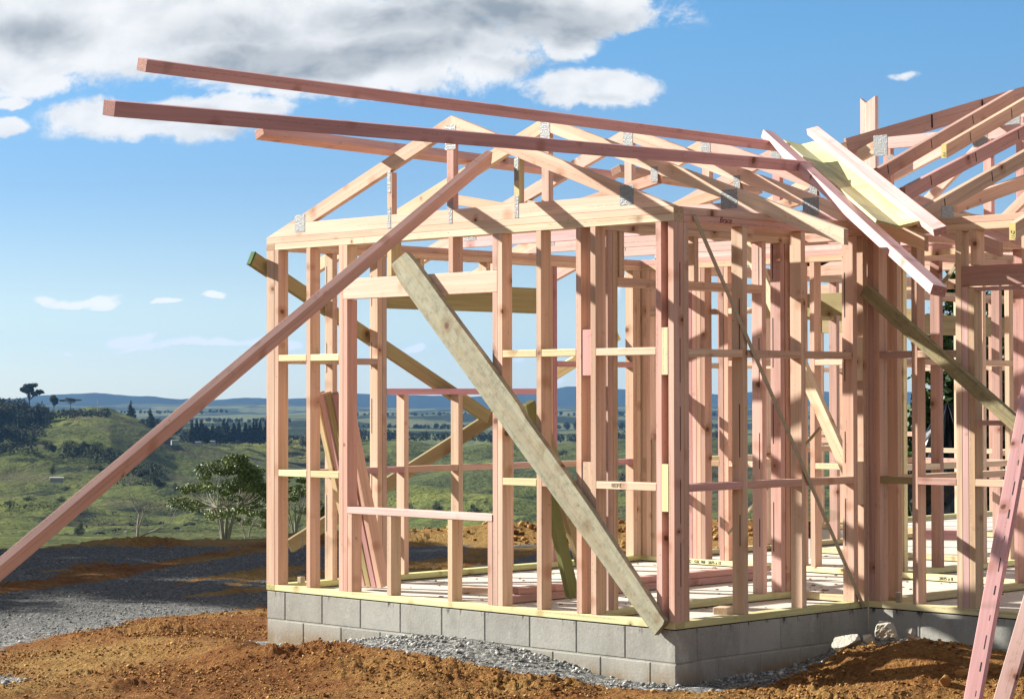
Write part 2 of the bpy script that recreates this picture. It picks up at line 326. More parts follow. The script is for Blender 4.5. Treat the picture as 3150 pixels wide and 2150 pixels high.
# gable wall (front face y = 0)
G = thing('wall_frame', 'pink timber wall frame under the gable truss, with a window opening and sill', 'wall frame', (-1.9, 0, 0), 'timber wall frames')
bx('bottom_plate', G, -3.709, 0, 0, .09, .004, .045, 'y')
bx('top_plate', G, -3.709, 0, 0, .09, 2.4005, 2.4445, 'c'); bx('top_plate', G, -3.80, 0, .001, .089, 2.4455, 2.4895, 'c')
for x, c in ((-3.7095, 's'), (-3.36, 's'), (-3.015, 's'), (-2.9695, 's'), (-1.5195, 'p'), (-1.474, 'c'), (-1.13, 's'), (-.79, 's'), (-.67, 's'), (-.142, 'p'), (-.0455, 's')):
    if x in (-2.9695, -1.5195):
        stud_x(G, x, 0, .09, c, .045, 2.03 if x == -2.9695 else 2.03); stud_x(G, x, 0, .09, c, 2.17, 2.4, 'cripple_stud')
    else: stud_x(G, x, 0, .09, c)
bx('lintel', G, -2.9695, -1.4745, -.001, .044, 2.0305, 2.1695, 'l')
for x in (-2.52, -1.925): stud_x(G, x, 0, .09, 's', 2.17, 2.4, 'cripple_stud')
bx('window_sill', G, -2.9235, -1.5205, -.004, .092, .5755, .6205, 'k')
for x in (-2.9235, -2.525, -1.935, -1.566): stud_x(G, x, 0, .09, 's', .045, .575, 'jack_stud')
for z in (.81, 1.615):
    bx('nog', G, -3.6640, -3.3605, -.0005, .0895, z, z+.045, 'y'); bx('nog', G, -3.3145, -3.0155, -.0005, .0895, z, z+.045, 'y')
    bx('nog', G, -1.4285, -1.1305, -.0005, .0895, z, z+.045, 'y'); bx('nog', G, -1.0845, -.7905, -.0005, .0895, z, z+.045, 'y' if z > 1 else 's')
    n = bx('nog', G, -.6245, -.1425, -.0005, .0895, z, z+.045, 'c')
    if z < 1: text('handwriting', '2.630', n, (-.42, -.0025, z+.038), (-1, 0, 0), (0, 0, -1), .035, STRAP, .1)
    bx('packer_block', G, -.7445, -.6705, .004, .049, z-.12, z+.16, 's'); bx('packer_block', G, -.0965, -.046, -.002, .043, z-.12, z+.16, 'y')
ink(G, -3.40, .0005, .3, .4)
for z in (.25, .62, 1.05, 1.45, 1.9): bx('ink_line', G, -.0002, .001, .052, .057, z, z+.26, None, INK, .0003)

# left wall (x -3.8 .. -3.71)
Lw = thing('wall_frame', 'left timber wall frame with a long window opening, running back from the far gable corner', 'wall frame', (-3.755, 2, 0), 'timber wall frames')
bx('bottom_plate', Lw, -3.80, -3.711, .0, 3.9, .004, .045, 'g'); bx('top_plate', Lw, -3.80, -3.711, .0, 3.9, 2.4005, 2.4445, 's'); bx('top_plate', Lw, -3.798, -3.711, .0905, 3.9, 2.4455, 2.4895, 's')
for y, c in ((.0005, 's'), (.54, 's'), (.975, 's'), (1.022, 'm'), (2.80, 's'), (2.847, 'm'), (3.3, 's'), (3.80, 's'), (3.848, 's')): stud_y(Lw, y, -3.7995, -3.7115, c, inks=(y in (.54, .975)))
bx('window_header', Lw, -3.78, -3.73, 1.068, 2.7995, 2.02, 2.22, 'o'); bx('window_sill', Lw, -3.7995, -3.711, 1.068, 2.7995, 1.38, 1.425, 'p')
for y in (1.24, 1.80, 2.35): stud_y(Lw, y, -3.7995, -3.7115, 's', .045, 1.38, 'jack_stud')
for y in (1.4, 2.1): stud_y(Lw, y, -3.7995, -3.7115, 's', 2.22, 2.4, 'cripple_stud')
for z in (.80, 1.60):
    ys = [(.0465, .5395), (.5855, .9745)]+([(1.0675, 1.2395), (1.2855, 1.7995), (1.8455, 2.3495), (2.3955, 2.7995)] if z < 1 else [])+[(2.893, 3.2995), (3.3455, 3.7995)]
    for a, b_ in ys: bx('nog', Lw, -3.799, -3.7125, a, b_, z, z+.045, 'm' if a > .1 else 's')
bx('brace_bracket', Lw, -3.70, -3.66, .2, .24, .046, .09, None, STRAP)

# side wall (x -.09 .. 0)
S = thing('wall_frame', 'short side wall frame with a long steel strap nailed across it', 'wall frame', (-.045, 1, 0), 'timber wall frames')
bx('bottom_plate', S, -.09, 0, .0905, 1.92, .004, .045, 'g'); tpl = bx('top_plate', S, -.09, 0, .0905, 1.92, 2.4005, 2.4445, 's'); bx('top_plate', S, -.089, -.001, .0905, 1.92, 2.4455, 2.4895, 's')
stud_y(S, .0905, -.0895, -.0005, 's'); stud_y(S, .64, -.0895, -.0005, 's', inks=1); stud_y(S, 1.22, -.0895, -.0005, 's'); stud_y(S, 1.765, -.0895, -.0005, 's', inks=1); stud_y(S, 1.874, -.0895, -.0005, 's', inks=1)
for z in (.805, 1.605):
    for a, b_ in ((.1365, .6395), (.6855, 1.2195), (1.2655, 1.7645)): bx('nog', S, -.0885, -.001, a, b_, z, z+.045, 's')
    bx('packer_block', S, -.045, -.002, 1.811, 1.8735, z-.14, z+.14, 'c')
text('handwriting', 'Brace', tpl, (.0005, .42, 2.412), (0, 1, 0), (0, 0, 1), .05, REDINK, .3)

# right wall (y 1.92 .. 2.01)
Rw = thing('wall_frame', 'right hand timber wall frame with a deep lintel, beside the inner corner', 'wall frame', (1.5, 1.965, 0), 'timber wall frames')
bx('bottom_plate', Rw, .0005, 3.6, 1.92, 2.01, .004, .045, 'g'); bx('top_plate', Rw, -.09, 3.6, 1.9205, 2.0105, 2.4005, 2.4445, 's'); bx('top_plate', Rw, -.09, 3.6, 1.922, 2.009, 2.4455, 2.4895, 's')
for x, c in ((.001, 'm'), (.047, 's'), (.34, 's'), (.672, 's'), (.7185, 'k'), (.765, 's'), (1.62, 's'), (2.2, 's'), (2.6, 's'), (3.1, 's')):
    if x in (.7185,): stud_x(Rw, x, 1.9205, 2.0095, c, .045, 2.05)
    elif x == .765: stud_x(Rw, x, 1.9205, 2.0095, c, .045, 2.04); stud_x(Rw, x+.02, 1.9205, 2.0095, c, 2.18, 2.4, 'cripple_stud')
    else: stud_x(Rw, x, 1.9205, 2.0095, c)
bx('lintel', Rw, .72, 1.6195, 1.917, 1.962, 2.052, 2.178, 'm'); bx('lintel_packer', Rw, .72, 1.6195, 1.921, 2.009, 2.022, 2.044, 'm')
for x in (1.15,): stud_x(Rw, x, 1.9205, 2.0095, 's', 2.18, 2.4, 'cripple_stud')
for z in (.805, 1.61):
    for a, b_, c in ((.0925, .3395, 'o' if z < 1 else 'm'), (.3855, .6715, 'm' if z < 1 else 's'), (.8105, 1.6195, 's'), (1.6655, 2.1995, 's')):
        if a > .8 and z > 1: continue
        bx('nog', Rw, a, b_, 1.9195, 2.009, z, z+.045, c)
bx('window_sill', Rw, .8105, 1.6195, 1.919, 2.010, 1.185, 1.215, 'm')
bx('plate_bracket', Rw, .2, .235, 1.93, 1.96, .046, .11, None, STRAP)

# hall walls behind
I1 = thing('wall_frame', 'inner timber partition frame with a door head, just behind the side wall', 'wall frame', (-.815, 1.1, 0), 'timber wall frames')
bx('bottom_plate', I1, -.86, -.771, .0915, 2.10, .004, .045, 'g'); bx('top_plate', I1, -.86, -.771, .0915, 2.10, 2.4005, 2.4445, 's'); bx('top_plate', I1, -.859, -.772, .0915, 2.10, 2.4455, 2.4895, 's')
for y, c in ((.27, 'm'), (.317, 's'), (1.80, 'p'), (2.0, 'p'), (2.054, 's')): stud_y(I1, y, -.8595, -.7715, c, inks=(y in (.27, 1.80, 2.0)))
bx('door_head', I1, -.8595, -.7715, .363, 1.7995, 2.055, 2.11, 's')
for y in (.38, 1.1): stud_y(I1, y, -.8595, -.7715, 's', 2.11, 2.4, 'cripple_stud')
H1 = thing('wall_frame', 'short inner timber partition frame behind the inner corner', 'wall frame', (-.4, 2.15, 0), 'timber wall frames')
plates_x(H1, -.86, -.10, 2.102, 2.19)
for x in (-.855, -.765, -.15): stud_x(H1, x, 2.103, 2.189, 'm')
Bk = thing('wall_frame', 'long inner timber frame across the back of the front room, sizes pencilled on its plate', 'wall frame', (-2, 3.95, 0), 'timber wall frames')
bpx = plates_x(Bk, -3.80, .35, 3.901, 3.99, 'y')
for x, c in ((-3.80, 'm'), (-3.752, 's'), (-3.704, 's'), (-3.659, 'c'), (-3.21, 'm'), (-3.163, 's'), (-3.117, 's'), (-3.0705, 'm'), (-2.88, 'm'), (-2.83, 's'), (-2.52, 's'), (-2.1, 's'), (-1.97, 's'), (-1.55, 's'), (-1.33, 'm'), (-1.22, 's'), (.30, 's')):
    stud_x(Bk, x, 3.902, 3.989, c)
bx('window_header', Bk, -3.6135, -3.2105, 3.902, 3.989, 2.02, 2.065, 'c'); bx('window_sill', Bk, -3.6135, -3.2105, 3.902, 3.989, 1.005, 1.05, 's'); stud_x(Bk, -3.60, 3.902, 3.989, 's', .045, 1.005, 'jack_stud')
for x in (-3.5, -3.35): stud_x(Bk, x, 3.902, 3.989, 's', 2.065, 2.4, 'cripple_stud')
bx('nog', Bk, -2.964, -2.881, 3.902, 3.988, .8, .845, 's'); bx('nog', Bk, -2.964, -2.881, 3.902, 3.988, 2.02, 2.065, 's'); bx('nog', Bk, -2.784, -2.521, 3.902, 3.988, .8, .845, 'c'); bx('nog', Bk, -2.784, -2.521, 3.902, 3.988, 2.02, 2.065, 'c'); bx('nog', Bk, -2.784, -2.521, 3.902, 3.988, 1.6, 1.645, 's')
for a, b_ in ((-2.474, -2.101), (-1.924, -1.551), (-1.504, -1.331)):
    for z in (.8, 1.6): bx('nog', Bk, a, b_, 3.902, 3.988, z, z+.045, random.choice('scs'))
for s_, px_, py_ in (('D   GSL 760   2075 x 15', 2119, 1720), ('2035 x 8', 2888, 1788)):
    q = at(px_, py_, 'y', 3.8995); text('handwriting', s_, bpx, (q[0], 3.8995, .012), (1, 0, 0), (0, 0, 1), .034, INK, .1)
I2 = thing('wall_frame', 'inner timber partition frame running straight back from the right hand wall', 'wall frame', (0, 3, 0), 'timber wall frames')
bx('bottom_plate', I2, -.06, .03, 2.20, 3.9, .004, .045, 'g'); bx('top_plate', I2, -.06, .03, 2.0115, 3.9, 2.4005, 2.4445, 's')
for y in (2.21, 3.75): stud_y(I2, y, -.0595, .0295, 's')
for z in (.8,): bx('nog', I2, -.059, .029, 2.256, 3.7495, z, z+.045, 's')
# the rooms behind, up to the far walls
def wall_y(label, x0, y0, y1, studs, nogs=(.8, 1.6), openings=(), cb='g', x1=None, cols='sssmlc'):
    w = thing('wall_frame', label, 'wall frame', (x0+.045, (y0+y1)/2, 0), 'timber wall frames'); x1 = x0+.089
    bx('bottom_plate', w, x0, x1, y0, y1, .004, .045, cb); bx('top_plate', w, x0, x1, y0, y1, 2.4005, 2.4445, 's'); bx('top_plate', w, x0+.001, x1-.001, y0, y1, 2.4455, 2.4895, 's')
    for y in studs: stud_y(w, y, x0+.0005, x1-.0005, random.choice(cols))
    ss = sorted(studs)
    for a, b_ in zip(ss, ss[1:]):
        if b_-a < .06: continue
        op = [o for o in openings if o[0]-.01 <= a and b_ <= o[1]+.01]
        if op:
            z0, z1, hd = op[0][2:5]
            bx('window_header', w, x0+.02, x0+.066, a+.046, b_-.001, z1, z1+hd, 'o')
            if z0 > .1: bx('window_sill', w, x0+.001, x1-.001, a+.046, b_-.001, z0-.045, z0, 's')
        else:
            for z in nogs: bx('nog', w, x0+.001, x1-.001, a+.046, b_-.001, z, z+.045, random.choice('scl'))
    return w
def wall_x(label, y0, x0, x1, studs, nogs=(.8, 1.6), openings=(), cb='g', cols='sssmlc'):
    w = thing('wall_frame', label, 'wall frame', ((x0+x1)/2, y0+.045, 0), 'timber wall frames'); y1 = y0+.089
    bx('bottom_plate', w, x0, x1, y0, y1, .004, .045, cb); bx('top_plate', w, x0, x1, y0, y1, 2.4005, 2.4445, 's'); bx('top_plate', w, x0, x1, y0+.001, y1-.001, 2.4455, 2.4895, 's')
    for x in studs: stud_x(w, x, y0+.0005, y1-.0005, random.choice(cols))
    ss = sorted(studs)
    for a, b_ in zip(ss, ss[1:]):
        if b_-a < .06: continue
        op = [o for o in openings if o[0]-.01 <= a and b_ <= o[1]+.01]
        if op:
            z0, z1, hd = op[0][2:5]
            bx('window_header', w, a+.046, b_-.001, y0+.02, y0+.066, z1, z1+hd, 'o')
            if z0 > .1: bx('window_sill', w, a+.046, b_-.001, y0+.001, y1-.001, z0-.045, z0, 's')
        else:
            for z in nogs: bx('nog', w, a+.046, b_-.001, y0+.001, y1-.001, z, z+.045, random.choice('scl'))
    return w
wall_x('timber partition frame across the middle rooms, behind the long inner frame', 5.6, -3.8, .4, (-3.8, -3.4, -2.35, -1.3, -.7, -.1), openings=((-3.4, -2.35, 1.0, 2.05, .2),))
wall_y('timber partition frame running back between the middle rooms', -1.268, 4.0, 8.4, (4.02, 4.50, 5.1, 5.9, 6.5, 7.2, 8.0))
wall_x('timber frame across the far rooms of the house', 8.4, -5.4, .2, (-5.38, -5.33, -4.7, -4.1, -2.95, -2.2, -1.6, -1.2), openings=((-5.33, -4.1, 1.0, 2.0, .22),))
wall_y('outermost timber frame at the far back left of the house', -5.4, 8.5, 13.0, (8.5, 8.9, 9.35, 10.3, 11.05, 11.75, 12.5, 12.9), openings=((9.35, 12.5, .05, 2.02, .22),))
wall_y('timber frame far back on the right with an olive header', -2.9, 8.5, 13.0, (float(at(3052, 1500, 'x', -2.9)[1]), 10.9, 12.0, 12.9), openings=((9., 10.9, 1.0, 2.05, .22),))
wall_y('left outer timber frame of the middle rooms', -3.8, 4.0, 8.4, (4.02, 4.07, 5.0, 5.5, 6.6, 7.6), openings=((5.5, 7.6, .9, 2.05, .2),))
wall_y('short timber frame behind the right hand rooms', 1.3, 2.1, 6.0, (2.15, 2.7, 3.3, 3.9, 4.5, 5.2, 5.9))


# ------------------------------------------------------------------ roof
def truss(y, label, first=False):
    t = thing('roof_truss', label, 'roof truss', (-1.9, y, 2.49), 'roof trusses of the front wing'); a, b_ = y, y+.045
    X = -1.9
    if first:
        s = .3684
        poly_xz('bottom_chord', t, [(X-1.9, 2.4905), (X+1.9, 2.4905), (X+1.655, 2.58), (X-1.655, 2.58)], a, b_, 'c', (1, 0))
        for sg in (-1, 1): poly_xz('top_chord', t, [(X+sg*.0005, 3.19), (X+sg*1.654, 2.5812), (X+sg*1.396, 2.5812), (X+sg*.0005, 3.094)], a, b_, 'c', (1, -sg*s))
        for x, c in ((-2.52, 's'), (-1.325, 'g')):
            zt = 3.19-s*abs(x+.02-X)-.0965; bx('web', t, x, x+.05, a, b_-.0, 2.5815, zt-.01, c)
        bx('web', t, -1.94, -1.875, a, b_, 2.5815, 3.07, 'p')
        for (x, z, w, h, r_) in ((-3.43, 2.575, .11, .12, 20), (-.37, 2.575, .11, .12, -20), (-1.905, 3.05, .10, .16, 0), (-2.50, 2.80, .035, .15, 0), (-2.50, 2.56, .035, .14, 0), (-1.30, 2.80, .035, .15, 0), (-1.30, 2.56, .035, .14, 0), (-1.905, 2.56, .035, .14, 0)):
            beam('nail_plate', t, (x-w/2*math.cos(R(r_)), a-.0012, z+w/2*math.sin(R(r_))) if 0 else (x-w/2, a-.0012, z), (x+w/2, a-.0012, z), .0015, h, None, mat=ZINC, bev=.0002)
    else:
        s = .36; zA = 3.26; vt = .0957
        c = (.74, .53, .42) if y < 2 else (.72, .49, .42)
        poly_xz('bottom_chord', t, [(X-1.871, 2.4905), (X+1.871, 2.4905), (X+1.623, 2.58), (X-1.623, 2.58)], a, b_, 'k', (1, 0))
        for sg in (-1, 1): poly_xz('top_chord', t, [(X+sg*.0005, zA), (X+sg*2.48, zA-s*2.48), (X+sg*2.48, zA-s*2.48-vt), (X+sg*.0005, zA-vt)], a, b_, c, (1, -sg*s))
        bx('web', t, X-.035, X+.035, a, b_, 2.5815, zA-vt-.002, 'p')
        for sg in (-1, 1): beam('web', t, (X+sg*.05, a+.0225, 2.60), (X+sg*1.0, a+.0225, zA-s*1.0-vt-.03), .043, .07, 's')
        for (x, z, w, h) in ((X-1.6, 2.60, .13, .12), (X+1.6, 2.60, .13, .12), (X, 3.16, .09, .16), (X, 2.57, .10, .10), (X+.98, 2.80, .06, .1)):
            beam('nail_plate', t, (x-w/2, a-.0012, z), (x+w/2, a-.0012, z), .0015, h, None, mat=ZINC, bev=.0002)
    return t
for y, lab in ((.0005, 'pale gable end truss standing directly on the front wall plates'), (.88, 'second roof truss from the gable end, its right tail hanging free over the side wall'), (1.72, 'third roof truss from the gable end, under the middle of the long rafters'), (2.57, 'fourth roof truss from the gable end, behind the knotty third one'), (3.40, 'fifth roof truss from the gable end, last before the valley boards')):
    truss(y, lab, y < .1)

# hip end of the main roof
def flat_truss(y, x0, xn, zn, xe, label):
    t = thing('hip_truss', label, 'roof truss', (xn, y, 2.49), 'flat topped trusses of the main roof'); s = .36; vt = .0957; a, b_ = y, y+.045
    dx = (zn-2.40)/s
    poly_xz('top_chord', t, [(xn, zn), (xn-dx, zn-s*dx), (xn-dx, zn-s*dx-vt), (xn, zn-vt)], a, b_, 'c', (1, s))
    poly_xz('flat_chord', t, [(xn+.001, zn), (xe, zn), (xe, zn-.09), (xn+.001, zn-.09)], a, b_, 'k', (1, 0))
    bx('bottom_chord', t, xn-dx+.35, xe, a, b_, 2.4905, 2.58, 'k')
    n = int((xe-xn)/.9)+1
    for k in range(n+1):
        x = xn+.03+k*.9
        if x > xe-.1: break
        bx('web', t, x, x+.07, a, b_, 2.5815, zn-.092, 'p')
        if x+.9 < xe: beam('web', t, (x+.1, a+.0225, 2.62), (x+.87, a+.0225, zn-.13), .041, .07, 's' if k % 2 else 'c')
    for x in (xn, xn+.9): beam('nail_plate', t, (x-.06, a-.0012, zn-.06), (x+.07, a-.0012, zn-.06), .0015, .16, None, mat=ZINC, bev=.0002)
    for x in (xn+.1, xn+1.0): beam('nail_plate', t, (x-.03, a-.0012, zn-.17), (x+.03, a-.0012, zn-.20), .0015, .09, None, mat=ZINC, bev=.0002)
    return t
flat_truss(4.25, 0, -1.55, 3.36, 3.2, 'nearest flat topped truss of the main roof, standing behind the valley boards')
flat_truss(5.15, 0, -1.0, 3.27, 3.2, 'low flat topped truss in the middle of the main roof') if 0 else None
flat_truss(5.10, 0, -.9, 3.62, 3.4, 'taller flat topped truss behind the nearest one of the main roof')
flat_truss(6.0, 0, .1, 3.88, 3.4, 'rearmost flat topped truss of the main roof, its web just showing on the right')
def jack(px0, py0, px1, py1, x, c, label, ext0=0, ext1=.0, tag_=None, ytail=None):
    A = at(px0, py0, 'x', x); B = at(px1, py1, 'x', x); s = (B[2]-A[2])/(B[1]-A[1]); t = thing('jack_rafter', label, 'rafter', (x, A[1], A[2]), 'rafters of the main roof')
    y0 = A[1]-ext0; y1 = B[1]+ext1; z0 = A[2]-s*ext0; z1 = B[2]+s*ext1
    poly_yz('rafter_timber', t, [(y0, z0), (y1, z1), (y1, z1-.10), (y0, z0-.10)], x-.045, x, c, (1, s))
    for k in range(3):
        yy = y0+.3+k*.55
        if yy < y1-.1: beam('ink_mark', t, (x+.0006, yy, z0+s*(yy-y0)-.012), (x+.0006, yy+.012, z0+s*(yy-y0)-.075), .0012, .009, None, mat=INK, up=(0, 1, 0), bev=.0002)
    if tag_:
        bx('painted_end', t, x-.044, x-.001, y0-.0015, y0-.0005, z0-.099, z0-.001, None, YPAINT, .0002)
        text('handwriting', tag_, t, (x-.012, y0-.0035, z0-.09), (0, 0, 1), (-1, 0, 0), .032, STRAP)
    return t, s, y0, z0
t, s, y0, z0 = jack(2850, 636, 3150, 467, .50, 'm', 'lowest pink rafter of the main roof, a nail plate at its foot', .1, 1.2)
bx('tie_timber', t, .456, .4995, 1.87, 3.6, 2.4905, 2.545, 's'); beam('nail_plate', t, (.5012, 2.03, 2.52), (.5012, 2.17, 2.52), .0015, .12, None, mat=ZINC, up=(0, 0, 1), bev=.0002)
jack(2850, 543, 3030, 450, -.10, 'm', 'second lowest pink rafter of the main roof, behind the lifted timber', .25, 1.9)
jack(2912, 444, 3150, 306, -.45, 's', 'brown rafter of the main roof with a yellow tagged end reading R4', 0, .9, 'R4')
jack(2680, 532, 3120, 277, -.80, 'm', 'long pink rafter of the main roof marked with black ticks, meeting the hip', .1, 0)
jack(3125, 686, 3160, 664, 1.50, 's', 'short rafter tail over the right hand wall with a yellow end reading J1C', 0, 1.6, 'J1C')
HR = thing('hip_rafter', 'dark pink hip rafter rising highest at the top right corner against the sky', 'rafter', tuple(at(2605, 435, 'y', 4.2)))
p0 = at(2605, 452, 'y', 4.2); p1 = at(3180, 284, 'y', 5.5); beam('rafter_timber', HR, p0, p1, .045, .13, 'm', ext=(0, .8))
beam('tapered_end', HR, Vector(p0)-Vector((p1-p0)).normalized()*.28-Vector((0, 0, .005)), Vector(p0)-Vector((p1-p0)).normalized()*.003, .043, .08, 'c')
for k in (.45, .72): q = p0+(p1-p0)*k; beam('ink_mark', HR, (q[0]+.016, q[1]-.0235, q[2]+.055), (q[0]+.02, q[1]-.0235, q[2]-.05), .002, .014, None, mat=INK, up=(1, 0, 0), bev=.0002)
# second layer of rafters low on the right
for k, (a, b_, x, c, lab) in enumerate((((2925, 640), (3150, 560), .2, 's', 'short pale rafter in shade low behind the right hand wall top'),)):
    A = at(*a, 'x', x); B = at(*b_, 'x', x); t = thing('jack_rafter', lab, 'rafter', tuple(A), 'rafters of the main roof'); beam('rafter_timber', t, A, B, .045, .09, c, ext=(0, .6))

# notched post
NP = thing('notched_post', 'tall pair of boards with a V notch cut in the top, standing above the roof', 'post', tuple(at(2665, 520, 'y', 5.0)))
for k, (pa, pb, pc) in enumerate(((2646, 2666, (302, 311, 318)), (2668, 2697, (314, 305, 298)))):
    A = at(pa, 330, 'y', 5.0); B = at(pb, 330, 'y', 5.0); x0, x1 = A[0], B[0]; zt = at(pa, 303, 'y', 5.0)[2]
    poly_xz('post_board', NP, [(x0, 2.6), (x1-.002, 2.6), (x1-.002, zt-(.05 if k == 0 else -.01)), (x0, zt-(0 if k == 0 else .04))], 5.0-.02*k, 5.045-.02*k, 'k', (0, 1))

# valley boards and loose timbers on them
v0 = Vector((.72, 1.25, 2.375)); v1 = Vector((-2.02, 3.86, 3.30))
dirv = (v1-v0).normalized()
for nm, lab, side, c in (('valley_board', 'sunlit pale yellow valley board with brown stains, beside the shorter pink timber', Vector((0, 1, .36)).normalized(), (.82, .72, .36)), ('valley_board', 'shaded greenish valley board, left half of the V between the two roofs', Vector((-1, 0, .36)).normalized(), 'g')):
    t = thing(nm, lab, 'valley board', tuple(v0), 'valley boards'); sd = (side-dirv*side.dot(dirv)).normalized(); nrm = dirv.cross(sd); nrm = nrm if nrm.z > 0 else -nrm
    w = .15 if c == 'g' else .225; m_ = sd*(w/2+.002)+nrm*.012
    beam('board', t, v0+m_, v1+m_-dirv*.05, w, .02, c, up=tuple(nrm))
def loose(name, label, p0, p1, w, d, c, up=(0, 0, 1), mat=None, group=None, cat='timber'):
    t = thing(name, label, cat, tuple(p0), group); b_ = beam(name+'_length' if name != 'timber_length' else 'length', t, p0, p1, w, d, c, up, mat); return t, b_
def solo(name, label, p0, p1, w, d, c, up=(0, 0, 1), mat=None, group=None, cat='timber'):
    b_ = beam(name, None, p0, p1, w, d, c, up, mat); props(b_, label, cat, group); return b_
solo('loose_timber', 'long pale pink timber hanging out over the eave, its dark sawn end down', at(2362, 415, 'y', 2.92), at(2888, 895, 'y', .55), .09, .06, (.74, .49, .47), (.36, 0, 1), group='timbers resting on the valley boards')
solo('loose_timber', 'shorter pink timber lying along the right edge of the yellow valley board', at(2500, 402, 'y', 2.7), at(2893, 712, 'y', 1.22), .085, .045, (.74, .47, .46), (0, -.36, 1), group='timbers resting on the valley boards')

# long timbers lying across the trusses
def rl(x, off): return 3.26-.36*abs(x+1.9)+off
solo('roof_timber', 'uppermost long pink timber lying over the trusses, reaching far out to the upper left', (-1.50, -2.72, 3.195), (-1.50, 3.0, 3.185), .09, .07, (.60, .345, .335), (.25, 0, 1), group='long timbers laid over the trusses')
solo('roof_timber', 'middle long pink timber across the trusses, its end farthest left against the sky', at(335, 333, 'y', -3.73), at(2482, 513, 'y', 2.42), .09, .075, (.58, .33, .325), (.2, 0, 1), group='long timbers laid over the trusses')
solo('roof_timber', 'lower long timber behind the gable truss, on the far slope of the roof', at(797, 409, 'y', -.97), at(1885, 545, 'y', 2.45), .09, .06, (.66, .40, .36), (-.36, 0, 1), group='long timbers laid over the trusses')
solo('roof_timber', 'short reddish timber seen end on between the trusses, on the far slope', at(1895, 525, 'y', 2.2), at(2330, 590, 'y', 4.0), .09, .06, 'm', (-.36, 0, 1), group='long timbers laid over the trusses')

# braces
bA = along(1502, 489, 14.3); q = at(1504, 484, 'y', -.02); q2 = along(0, 1750, 10.2); d_ = (q2-q)
solo('timber_brace', 'very long pink prop running from the gable truss down to the lower left', q, q+d_*1.12, .045, .09, 's', (0, -1, .0) if 0 else (.3, 0, 1), group='braces propping the wall frames', cat='brace') if 0 else None
X_ = Vector(d_).normalized(); beam_ = beam('timber_brace', None, q, q+d_*1.26, .045, .09, (.62, .375, .34), (.5, -.25, 1)); props(beam_, 'very long pink prop running from the gable truss down to the lower left', 'brace', 'braces propping the wall frames')
wp0 = at(1236, 806, 'y', -.03); wp1 = at(2036, 1925, 'y', -.03)
dd = Vector(wp1-wp0); up_ = Vector((dd.z*-1, 0, dd.x)).normalized()
WPx = dd.normalized(); UPx = Vector((-WPx.z, 0, WPx.x))
Lp = dd.length; w2 = .098
pts = [(0, -.085), (.10, -.098), (.7, -.099), (1.0, -.105), (1.45, -.103), (1.55, -.09), (2.0, -.092), (2.35, -.088), (Lp, -.05), (Lp+.01, -.03), (Lp+.01, .068), (2.2, .08), (1.7, .086), (1.0, .09), (.12, .098), (-.05, .072)]
pts = [(a, -b_) for a, b_ in pts]
wpo = rafter('weathered_plank', None, pts, Vector(wp0)+Vector((0, .0, 0)), WPx, UPx, .042, 'w', WEATH); props(wpo, 'wide rough weathered grey green plank nailed diagonally across the front of the gable wall', 'plank')
a = at(775, 796, 'x', -3.84); b_ = at(1500, 1283, 'x', -3.84)
o1 = solo('timber_brace', 'olive brace outside the left wall with a bright green painted top end', a, b_, .045, .10, 'o', (0, .3, 1), group='braces propping the wall frames', cat='brace')
X_ = Vector(b_-a).normalized(); beam('painted_end', o1, Vector(a)-X_*.012, Vector(a)+X_*.0, .047, .102, None, (0, .3, 1), GREENEND)
solo('timber_brace', 'olive brace rising from the ground outside the left wall toward the long window', at(890, 1680, 'x', -4.3), at(1560, 1255, 'x', -3.87), .045, .10, (.27, .25, .12), (0, 0, 1), group='braces propping the wall frames', cat='brace')
solo('timber_brace', 'dark weathered brace sloping down in front of the right hand wall', at(2660, 893, 'y', 1.86), at(3400, 1545, 'y', 1.80), .045, .085, (.30, .25, .15), (0, 0, 1), WEATH, 'braces propping the wall frames', 'brace')
solo('timber_brace', 'yellow green brace outside the back wall seen through the long window', at(1700, 1155, 'x', -4.1), at(1900, 1030, 'x', -3.9), .045, .09, 'y', (0, 0, 1), group='braces propping the wall frames', cat='brace')
solo('timber_brace', 'brown inner brace sloping behind the side wall studs', at(2292, 735, 'y', 2.6), at(2660, 1560, 'y', 2.6), .045, .09, 'l', (0, 0, 1), group='braces propping the wall frames', cat='brace')
# steel straps
st0 = at(2136, 664, 'x', .0125); st1 = at(2657, 1866, 'x', .0125); ss_ = thing('steel_brace_strap', 'long perforated steel strap nailed diagonally across the side wall from its top plate', 'brace strap', tuple(st0), 'steel brace straps')
beam('strap_leg', ss_, st0, st1, .004, .030, None, (0, 1, 0), STRAP, bev=.0005); beam('strap_leg', ss_, st0+np.array([-.012, 0, 0]), st1+np.array([-.012, 0, 0]), .02, .003, None, (0, 1, 0), STRAP, bev=.0005) if 0 else None
solo('steel_brace_strap', 'steel angle strap on the partition behind the side wall studs, rising to the right', at(2240, 1642, 'y', 2.22), at(2523, 1315, 'y', 2.22), .02, .012, None, (0, 1, 0), STRAP, 'steel brace straps', 'brace strap')
solo('steel_brace_strap', 'steel angle strap high up beside the right hand wall studs', at(2893, 882, 'y', 2.6), at(2945, 812, 'y', 2.6), .012, .028, None, (0, 0, 1), STRAP, 'steel brace straps', 'brace strap')

